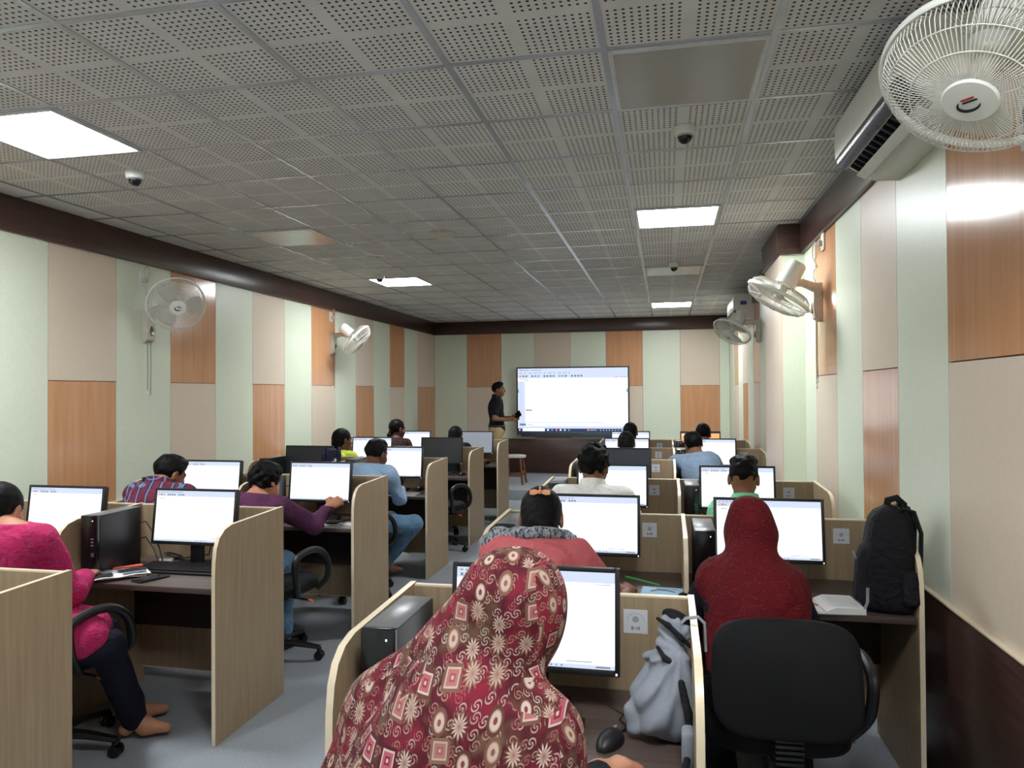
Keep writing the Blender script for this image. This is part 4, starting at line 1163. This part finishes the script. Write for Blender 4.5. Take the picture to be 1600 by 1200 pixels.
def hijab(p, mat, kind):
    c, R, N, SL, SR, fw, rt, up, hs = (p[q] for q in ('c', 'R', 'N', 'SL', 'SR', 'fw', 'rt', 'up', 'hs'))
    P = lambda x, y, z: c+R@(V3(x, y, z)*hs)
    s = SDF()
    s.ell(P(0, -.012, .022), V3(.082, .105, .098), R, .03); s.ell(P(0, .028, -.035), V3(.074, .070, .10), R, .04)
    H = p['H']
    if kind == 'print':
        s.cap(P(0, -.03, -.03), N-fw*.03-up*.01, .088, .11, .05)
        p['torso'](s, .026)
        s.cap(P(-.01, -.03, -.05), SL+up*.0-rt*.01, .070, .070, .05); s.cap(P(-.01, -.03, -.06), SR-rt*.03+up*.01, .07, .055, .05)
        for side, Sx, El, Wr in p['arms']: s.cap(Sx, Sx+(El-Sx)*.85-rt*side*.025, .074, .078 if side < 0 else .058, .06)
        s.cut(V3(0, 0, -1), -.64)
        amp, fr = .008, 24
    else:
        s.cap(P(0, -.02, -.02), N-fw*.02, .080, .082, .04)
        s.cap(N-up*.035, SL+rt*.02, .062, .070, .045); s.cap(N-up*.035, SR-rt*.02, .062, .072, .045)
        p['torso'](s, .024); s.cut(V3(0, 0, -1), -.60)
        amp, fr = .0085, 30
    s.ell(P(0, .135, -.030), V3(.056, .075, .080), R, .02, True)
    np_obj('headscarf', [s.mesh(.0065, folds(amp, fr, 1.7), pad=.015)], mat, p['root'], None, p['org'])

# ------------------------------------------------------------------ people, right block
p = person('person wrapped in a maroon patterned headscarf, leaning at the nearest lit monitor', (-.282, 1.36, 1.128), (-38, 22, 8), -14, 'f', nb=(-.075, -.135),
    L=(-.66, 1.52, .73), Rr=(-.150, 1.585, .722), top=M['blackshirt'], bottom=M['darkcloth'], hairk=None, skin='skin2', res=.009, hres=.0045, hip=(-.42, 1.06, .56), neck=(-.375, 1.285, .965),
    hd={1: ((.72, .68, -.05), (-.1, .1, 1))}, curl=1.0, chairlabel='black office chair under the patterned headscarf person', sw=.155)
hijab(p, M['scarf'], 'print')
p = person('person in a salmon top with an orange hair bow and grey neck scarf', (-.470, 2.76, 1.062), (6, 22, 0), 0, 'f', nb=(-.095, -.085), L=(-.62, 3.07, .70), Rr=(-.160, 3.01, .715),
    top=M['salmon'], sleeve='short', bottom=M['darkcloth'], hairk='tied', res=.009, hres=.0045, hd={1: ((.12, 1, .12), (.5, -.1, .9))}, curl=1.1, chairlabel='black office chair under the salmon top person')
N, rt, fw, up, root, org, SL = (p[q] for q in ('N', 'rt', 'fw', 'up', 'root', 'org', 'SL'))
s = SDF(); ring = [N+rt*(.075*math.cos(a))+fw*(.07*math.sin(a)+.005)+up*(.035-.02*math.sin(a)) for a in [2*PI*q/16 for q in range(17)]]
s.chain(ring, [.021]*17, .012); s.chain([N-rt*.06+up*.02, SL+up*.055, SL-rt*.03+fw*.02+up*.02, SL-rt*.02+fw*.12-up*.08], [.03, .04, .045, .035], .03)
s.chain([N+rt*.06+up*.03, N+rt*.11+up*.035, N+rt*.14+up*.03], [.022, .018, .012], .02)
np_obj('neck_scarf', [s.mesh(.006, folds(.004, 90, .4))], M['greyscarf'], root, None, org)
c, R = p['c'], p['R']; B = lambda x, y, z: tuple(c+R@V3(x, y, z)-org)
mb = MB()
for sx in (-1, 1): mb.rings([[B(sx*(.004+a), -.103-.004*b, .070-.02*a*8*.3+e) for b, e in ((-1, -w), (1, -w), (1, w), (-1, w))] for a, w in ((0, .005), (.018, .011), (.034, .008))])
mb.ball(B(0, -.107, .070), .009, 10)
mb.rings([[B(-.003+q, -.104-.004*b, .070+e) for q, b in ((0, -1), (.006, -1), (.006, 1), (0, 1))] for e in (0, .022)])
mb.obj('hair_bow', plain('orange_hair_bow', S(222, 152, 104), .6), root)
p = person('person in a dark red glittering headscarf by the right wall', (.292, 2.76, 1.040), (0, 14, 0), -4, 'f', nb=(-.06, -.150), L=(.08, 3.02, .71), Rr=(.46, 3.02, .71),
    top=M['navy'], bottom=M['darkcloth'], hairk=None, res=.009, hres=.005, chairlabel='black office chair turned to us in front of the dark red headscarf', chair_xy=(.335, 2.60), chair_rz=.05, hip=(.305, 2.55, .56), sw=.122)
hijab(p, M['redscarf'], 'red')
person('person in a white shirt with thick dark hair', (-.408, 4.20, 1.112), (-6, 8, 0), 0, 'm', nb=(-.07, -.125), L=(-.60, 4.50, .71), Rr=(-.20, 4.50, .71), top=M['white_shirt'], collar=M['white_shirt'], bottom=M['darkcloth'],
    hairk='thick', chairlabel='black office chair under the white shirt person')
person('person with cropped hair sides and a mint green collar', (.414, 4.20, 1.062), (-8, 6, 0), 0, 'm', nb=(-.07, -.140), sw=.135, L=(.36, 4.50, .71), Rr=(.58, 4.52, .71), top=M['mint'], collar=M['mint'], bottom=M['darkcloth'],
    hairk='quiff', chairlabel='black office chair under the mint green collar person')
person('person in a blue grey shirt leaning left at the right wall side', (.245, 7.0, 1.050), (14, 12, -10), 6, 'm', nb=(-.07, -.11), L=(.06, 7.3, .71), Rr=(.58, 7.3, .71), top=M['bluegrey'], bottom=M['jeans'],
    hairk='short', hip=(.40, 6.68, .56), chairlabel='black office chair under the leaning blue grey shirt person', res=.012, hres=.007, chair_xy=(.44, 6.66))
person('person with a dark round head of hair at the fifth right desk', (-.370, 7.0, 1.052), (0, 10, 0), 0, 'f', nb=(-.08, -.10), top=M['darkfloral'], bottom=M['darkcloth'], hairk='tied', res=.012, hres=.007, L=(-.55, 7.3, .71), Rr=(-.2, 7.3, .71),
    chairlabel='black office chair under the dark round head below the display')
person('person with dark hair farthest back, just below the wall display', (-.395, 8.3, 1.085), (0, 8, 0), 0, 'f', nb=(-.08, -.10), top=M['blackshirt'], bottom=M['darkcloth'], hairk='tied', res=.012, hres=.007, L=(-.55, 8.6, .71), Rr=(-.2, 8.6, .71),
    chairlabel='black office chair at the far right desk below the wall display')
person('person with dark hair in front of the orange screen', (.395, 8.3, 1.070), (0, 8, 0), 0, 'm', nb=(-.08, -.10), top=M['blackshirt'], bottom=M['darkcloth'], hairk='short', res=.012, hres=.007, L=(.25, 8.6, .71), Rr=(.6, 8.6, .71),
    chairlabel='black office chair in front of the orange screen')

# ------------------------------------------------------------------ people, left block
p = person('barefoot person in a magenta dotted top at the left edge', (-2.775, 2.60, 1.055), (14, 20, 0), -4, 'f', neck=(-2.665, 2.53, .985), sw=.165, L=(-2.98, 2.90, .72), Rr=(-2.58, 2.86, .72), top=M['pink'], bottom=M['navy'], hairk='tied',
    skin='skin2', res=.008, hres=.005, hip=(-2.68, 2.47, .56), knees=((-2.42, 2.76, .50), (-2.27, 2.62, .50)), ankles=((-2.45, 2.98, .10), (-2.34, 2.86, .10)), feet='bare',
    chairlabel='black office chair under the magenta top person', chair_xy=(-2.585, 2.64), chair_rz=-.12)
H, SL, SR, root, org, fw, rt, up = (p[q] for q in ('H', 'SL', 'SR', 'root', 'org', 'fw', 'rt', 'up'))
s = SDF(); s.cap(H-rt*.10+up*.02, V3(-2.42, 2.70, .545), .11, .085, .05); s.cap(H+rt*.10+up*.02, V3(-2.32, 2.58, .545), .11, .085, .05); s.cap(H+rt*.14-up*.05, V3(-2.40, 2.44, .40), .08, .05, .05)
np_obj('kurta_skirt', [s.mesh(.008, folds(.006, 44, 3))], M['pink'], root, None, org)
c, R = p['c'], p['R']; B = lambda x, y, z: tuple(c+R@V3(x, y, z)-org)
mb = MB()
for q in range(7): mb.tube([B(-.05+.016*q, -.126, -.045), B(-.05+.016*q, -.136, -.03), B(-.05+.016*q, -.126, -.012)], .0055, 6)
mb.tube([B(-.06, -.118, -.012), B(0, -.132, -.010), B(.06, -.118, -.012)], .007, 8)
mb.obj('hair_clip', plain('dark_blue_clip', S(24, 34, 62), .2, .6), root)
person('person in a blue and maroon plaid shirt bent over the desk', (-3.058, 4.06, 1.045), (-22, 26, 0), 0, 'm', nb=(-.10, -.075), L=(-3.36, 4.40, .71), Rr=(-2.92, 4.40, .71), top=M['plaid'], collar=M['plaid'], bottom=M['darkcloth'],
    hairk='short', res=.009, chairlabel='black office chair under the plaid shirt person')
person('person in a purple shirt reaching towards the lit monitor', (-2.400, 4.06, .995), (-16, 20, 0), -8, 'm', nb=(-.09, -.085), L=(-2.58, 4.40, .71), Rr=(-2.16, 4.43, .800), top=M['purple'], bottom=M['jeans'],
    hairk='thick', skin='skin2', res=.009, hd={1: ((.25, .95, .25), (.5, -.6, .6))}, curl=.45, chairlabel='black office chair with its wheels showing under the purple shirt person', chair_xy=(-2.26, 3.86), chair_rz=-.15)
p = person('person in a pale blue shirt and jeans with one elbow on the desk', (-2.290, 5.55, 1.055), (-20, 14, 0), -14, 'm', nb=(-.085, -.105), L=(-2.36, 5.86, .71), Rr=(-2.20, 5.86, .72), top=M['lightblue'], bottom=M['jeans'], feet='shoe',
    hairk='short', skin='skin3', hip=(-2.36, 5.24, .56), knees=((-2.22, 5.66, .50), (-1.965, 5.52, .50)), ankles=((-2.28, 5.72, .12), (-2.26, 5.62, .15)), chairlabel='black office chair under the pale blue shirt person', chair_xy=(-2.33, 5.24), chair_rz=-.6)
person('person in a yellow-green top seated behind the switched-off black monitor', (-3.215, 6.9, 1.075), (-35, 4, 0), -20, 'f', nb=(-.04, -.135), L=(-3.3, 7.2, .71), Rr=(-2.95, 7.2, .71), top=M['lime'], bottom=M['darkcloth'], hairk='tied', res=.012, hres=.007, skin='skin3',
    chairlabel='black office chair under the yellow-green top person')
person('person with a long dark braid in a dark floral top', (-3.120, 8.2, 1.120), (-35, 6, 0), -15, 'f', nb=(-.04, -.135), L=(-3.25, 8.5, .71), Rr=(-2.95, 8.5, .71), top=M['darkfloral'], bottom=M['darkcloth'], hairk='braid', res=.012, hres=.007, skin='skin3',
    chairlabel='black office chair under the braided person')
person('person half hidden behind the grey screen monitor at the stage end', (-2.400, 8.2, 1.040), (-10, 14, 0), 0, 'f', nb=(-.08, -.10), L=(-2.5, 8.5, .71), Rr=(-2.13, 8.52, .72), top=M['blackshirt'], sleeve='short', bottom=M['darkcloth'], hairk='tied', res=.012, hres=.007, skin='skin3',
    chairlabel='black office chair at the last left desk near the stage')
chair(-2.20, 6.86, -.35, 'empty black office chair at the left desk with the switched-off screen')

# ------------------------------------------------------------------ presenter standing on the stage
p = person('person standing on the stage in a black shirt and khaki trousers, facing the display', (-2.600, 11.3, 1.595), (-86, -4, 0), -80, 'm', nb=(-.03, -.150), L=(-2.40, 11.36, 1.145), Rr=(-2.42, 11.20, 1.115), top=M['blackshirt'], sleeve='short', collar=M['blackshirt'],
    bottom=M['khaki'], hairk='short', skin='skin', res=.010, hres=.006, hip=(-2.63, 11.3, .955), standing=True, floorz=.14, hs=.98, cloth_amp=.005, hd={1: ((.95, .25, .1), (0, -.7, .7)), -1: ((.95, -.25, .1), (0, .7, .7))}, curl=.8)
s = SDF(); H, ax = p['H'], p['ax']
s.ell(H+ax*.055, V3(.160, .122, .12)+.016, np.stack([p['rt'], p['bk'], ax], 1), .03); s.cut(ax, ax@H+.075); s.cut(-ax, -(ax@H+.038))
np_obj('belt', [s.mesh(.008)], plain('brown_belt', S(48, 32, 24), .4), p['root'], None, p['org'])
tag(MB().box(-.045, .045, -.006, .006, -.08, .08).obj('tablet', M['blackg'], None, bevel=.004, loc=(-2.285, 11.27, 1.185), rot=(.35, 1.0, -.3)), 'black handheld device held up by the standing presenter', 'tablet')

# ------------------------------------------------------------------ bags and things on the desks
t = thing('cloth_bag', 'crumpled grey bag with black trim hanging on the partition beside the B-10 label', 'bag', (0, 1.86, ZT)); org = V3(0, 1.86, ZT)
s = SDF(); s.cap((.014, 1.925, .925), (-.006, 1.86, .79), .030, .058, .03); s.ell(V3(-.014, 1.85, .750), V3(.066, .066, .068), None, .04)
s.cap((.03, 1.84, .88), (.038, 1.83, .76), .022, .034, .03)
s.cap((-.045, 1.925, .845), (-.062, 1.90, .77), .018, .030, .02); s.chain([(-.062, 1.87, .765), (-.088, 1.845, .735), (-.085, 1.84, .712)], [.018, .022, .020], .012)
s.ell(V3(.018, 1.91, .935), V3(.046, .022, .026), np.array(Matrix.Rotation(.45, 3, 'Y')), .015)
s.cut(V3(0, 0, -1), -.683)
def gather(X, Y, Z):
    ph = np.arctan2(X-.026, .90-Z+0*X); dist = np.sqrt((X-.026)**2+(.90-Z)**2)
    return (.0065*np.sin(12*ph+9*np.sin(5*Z)+4*Y)+.0015*np.sin(31*ph+20*Y))*np.clip(dist/.09, .15, 1)+.002*np.sin(34*Z+25*X)
np_obj('bag_body', [s.mesh(.004, gather)], M['greycloth'], t, None, org)
s = SDF(); s.chain([(-.026, 1.895, .962), (.000, 1.882, .950), (.030, 1.872, .925), (.056, 1.878, .900)], [.005, .007, .007, .005], .006)
s.ell(V3(.022, 1.925, .955), V3(.040, .018, .020), np.array(Matrix.Rotation(.45, 3, 'Y')), .01)
s.chain([(-.026, 1.87, .898), (-.008, 1.842, .880), (.016, 1.835, .874), (.038, 1.835, .878)], [.005, .007, .009, .006], .006)
s.chain([(.038, 1.835, .878), (.046, 1.84, .862), (.030, 1.832, .846)], [.006, .009, .005], .006)
s.chain([(.050, 1.86, .83), (.052, 1.85, .78), (.050, 1.84, .73)], [.012, .013, .012], .01)
np_obj('black_trim', [s.mesh(.003)], M['bagblack'], t, None, org)
MB().tube([(.02, .04, .26), (.045, .05, .282), (.0755, .055, .285), (.0905, .055, .27), (.093, .055, .2)], .007, 8, flat=.5).obj('hanging_loop', M['greycloth'], t)
s = SDF(); s.chain([(.03, 1.80, .84), (.046, 1.77, .78), (.048, 1.74, .715), (.03, 1.66, .697), (-.02, 1.62, .694)], [.009, .009, .009, .008, .007], .008)
np_obj('shoulder_strap', [s.mesh(.0045)], M['bagblack'], t, None, org)
MB().box(.028, .058, -.16, -.105, .004, .085).obj('side_pocket', M['greycloth'], t, bevel=.01, seg=3)

def rbox(c, w, d, h, r, n=12):
    """rounded upright body: list of rings"""
    return None
t = thing('backpack', 'black backpack standing on the desk by the right wall beside an open notebook', 'bag', (.845, 3.12, ZT), -.1)
def bagbody(w, d, h, top, e=.5, lean=0.0):
    rs = []
    for k in range(17):
        s_ = k/16; z = h*s_
        sc = (1-.16*s_-top*max(0, s_-.55)**2*2.2)*(1-(max(0, .08-s_)/.08)**2*.25)*math.sqrt(max(.02, 1-max(0, (s_-.86)/.14)**2*.9))
        rs.append([(w/2*sc*math.copysign(abs(math.cos(a))**e, math.cos(a))+lean*s_, d/2*sc*math.copysign(abs(math.sin(a))**e, math.sin(a)), z+.001) for a in [2*PI*q/36 for q in range(36)]])
    return rs
MB().rings(bagbody(.20, .22, .405, .55, .55, .01)).obj('bag_body', M['bagblack'], t, angle=70)
fp = MB().rings([[(x-.010, y, z) for x, y, z in r] for r in bagbody(.205, .15, .25, .5, .5)], M=T(-.012, 0, .02)).obj('front_pocket', fabric('charcoal_pocket', S(34, 34, 38)), t, angle=70)
MB().tube([(-.118, -.05, .20), (-.122, .0, .215), (-.118, .05, .20)], .004, 6).obj('zip', M['print'], fp)
MB().tube([(.0, .0, .39), (.005, .0, .425), (.035, .0, .435), (.06, .0, .41), (.06, .0, .37)], .014, 8, flat=.6).obj('top_handle', M['bagblack'], t)
for sy_ in (-1, 1):
    MB().tube([(.045, sy_*.05, .40), (.085, sy_*.055, .39), (.108, sy_*.06, .31), (.104, sy_*.065, .20), (.098, sy_*.07, .08), (.09, sy_*.07, .03)], .018, 8, flat=.45).obj('shoulder_strap', M['bagblack'], t)
MB().tube([(-.085, -.10, .10), (-.088, -.115, .05), (-.10, -.118, .018), (-.12, -.115, .012)], .006, 6).obj('loose_strap', M['greycloth'], t)
MB().rings([[(x, y, z) for x, y, z in r] for r in bagbody(.07, .10, .13, .3, .6)], M=T(.062, -.085, .045)).obj('side_pocket', M['bagblack'], t, angle=70)

t = thing('backpack', 'navy backpack standing on the desk before the switched-off black monitor on the left', 'bag', (-2.895, 5.985, ZT), .5)
MB().rings(bagbody(.20, .13, .375, .5, .55)).obj('bag_body', M['bagnavy'], t, angle=70)
MB().rings(bagbody(.16, .06, .20, .3, .55), M=T(0, -.06, .03)).obj('front_pocket', M['navy'], t, angle=70)
for sx in (-1, 1):
    MB().tube([(sx*.05, .045, .36), (sx*.065, -.01, .385), (sx*.07, -.075, .33), (sx*.065, -.088, .22), (sx*.06, -.085, .10)], .014, 8, flat=.5).obj('shoulder_strap', M['bagnavy'], t)
mb = MB(); mb.box(.0, .035, -.078, -.06, .255, .268); mb.box(.022, .04, -.078, -.06, .268, .29); mb.obj('white_patch', M['white'], t)

# newspaper pile: four folded sheets
rng = random.Random(3)
for k in range(4):
    mb = MB(); w, d = .30-.01*k, .20
    rs = []
    for i in range(9):
        x = -w/2+w*i/8
        rs.append([(x, -d/2, .001+.006*math.sin(i*.8+k)**2), (x, d/2, .001+.004*math.sin(i+k)**2), (x, d/2, .0035+.004*math.sin(i+k)**2), (x, -d/2, .0035+.006*math.sin(i*.8+k)**2)])
    mb.rings(rs)
    o = mb.obj('newspaper', [M['paper'], M['inkdark'], M['red'], M['print']], None, loc=(-2.585+.012*k, 3.02-.008*k, ZT+.0045*k+.0002), rot=(0, 0, .62+.08*k), smooth=False)
    if k == 3:
        pm = MB()
        for (a, b, c_, d_, mi) in ((-.13, -.02, -.085, -.02, 1), (.0, .13, .055, .092, 2), (.01, .13, -.03, .02, 1), (-.12, -.01, .02, .05, 3), (-.12, .10, -.005, .008, 3), (.02, .12, -.085, -.05, 3)):
            pm.box(a, b, c_, d_, .0125, .0130, mi-1)
        pm.obj('printed_page', [M['inkdark'], plain('orange_red_print', S(214, 84, 52), .7), M['print']], o, smooth=False)
    tag(o, ['bottom newspaper of the pile beside the tower on the left desk', 'second newspaper from the bottom of the pile on the left desk', 'second newspaper from the top of the pile on the left desk', 'top newspaper with an orange-red patch beside the phone'][k], 'newspaper', 'newspapers in a pile')
t = thing('mobile_phone', 'black phone lying face up beside the newspapers', 'phone', (-2.350, 2.985, ZT), -.35)
MB().box(-.036, .036, -.075, .075, .001, .009).obj('case', M['blackg'], t, bevel=.004, seg=3)
MB().box(-.032, .032, -.066, .066, .0091, .0096).obj('screen', plain('phone_glass', S(30, 34, 42), .08, .6), t, smooth=False)
# open notebook and pencil
t = thing('notebook', 'open thick notebook with a pencil on it beside the black backpack', 'notebook', (.585, 3.085, ZT), .08)
mb = MB()
for sx, hgt in ((-1, .010), (1, .024)):
    rs = []
    for i in range(9):
        x = sx*(.001+.145*i/8); z = hgt*(1-.12*(i/8)**2)*min(1, .35+i*.35)
        rs.append([(x, -.095, .003), (x, .095, .003), (x, .095, .003+z), (x, -.095, .003+z)])
    mb.rings(rs)
mb.obj('pages', M['paper'], t, smooth=False)
MB().box(-.15, .15, -.098, .098, .0005, .0028).obj('cover', plain('green_grey_cover', S(120, 126, 104), .6), t)
mb = MB()
for k in range(7): mb.box(.02, .13, -.07+.022*k, -.0685+.022*k, .0275, .0278)
mb.obj('written_lines', M['print'], t, smooth=False)
tag(MB().tube([(-.07, 0, 0), (.06, 0, 0), (.078, 0, 0)], [.0042, .0042, .0008], 6).obj('pencil', plain('brown_pencil', S(176, 110, 72), .4), None, loc=(.535, 3.10, ZT+.021), rot=(0, 0, 2.1)), 'brown pencil lying across the open notebook', 'pencil')
# sheet and pen, second right row
o = MB().box(-.09, .09, -.06, .06, .0005, .004).obj('booklet', [plain('pale_blue_cover', S(150, 190, 216), .6)], None, loc=(-.020, 3.20, ZT), rot=(0, 0, -.05), smooth=False)
mb = MB()
mb.tube([(-.05, -.01, .0042), (-.02, .012, .0045), (.02, .008, .0045), (.05, -.012, .0045)], .0025, 5); mb.box(-.03, .06, .03, .036, .0041, .0046)
mb.obj('cover_drawing', M['inkdark'], o)
tag(o, 'pale blue booklet on the desk behind the B-10 partition', 'booklet')
tag(MB().tube([(-.075, 0, 0), (.06, 0, 0), (.075, 0, 0)], [.0042, .0042, .001], 8).obj('pen', plain('green_pen', S(30, 150, 62), .35), None, loc=(-.100, 3.10, .748), rot=(0, .15, -.25)), 'green pen held in the hand above the booklet', 'pen')
def sheet(x, y, rz, w, d, label):
    o = MB().box(-w/2, w/2, -d/2, d/2, .0003, .0018).obj('paper_sheet', [M['paper']], None, loc=(x, y, ZT), rot=(0, 0, rz), smooth=False); tag(o, label, 'paper')
sheet(-2.20, 4.47, .3, .20, .14, 'white paper sheet on the desk beside the purple sleeve')
sheet(-2.04, 4.50, -.2, .12, .10, 'small white paper at the aisle end of the purple shirt person\'s desk')
sheet(-2.17, 5.90, .1, .20, .24, 'white paper under the pale blue shirt person\'s forearm')
# round black headset ring lying on the paper
t = thing('headphones', 'black round headset lying on the paper beside the purple sleeve', 'headphones', (-2.155, 4.46, ZT+.002))
MB().tube([(.038*math.cos(a), .03*math.sin(a), .012) for a in [2*PI*q/24 for q in range(24)]], .009, 8, closed=True).obj('ear_ring', M['black'], t)
MB().tube([(.038, 0, .012), (.07, .03, .02), (.09, .07, .018), (.10, .10, .006)], .006, 6).obj('headband', M['black'], t)
# cable bundle behind the newspaper desk
pts = [(.05*math.cos(q*.9)*(1+.2*math.sin(q)), .02*math.sin(q*.9)-.01*math.cos(q*2.1), .008+.03*abs(math.sin(q*.45))) for q in range(34)]
tag(MB().tube(pts, .0035, 6).obj('cable_bundle', M['black'], None, loc=(-2.50, 3.345, ZT)), 'tangled black cables beneath the lit monitor on the newspaper desk', 'cable')
tag(MB().box(-.035, .035, -.012, .012, .0005, .022).obj('adapter', M['white'], None, bevel=.004, loc=(-2.50, 3.29, ZT), rot=(0, 0, .2)), 'small white adapter beside the tangled cables', 'adapter')
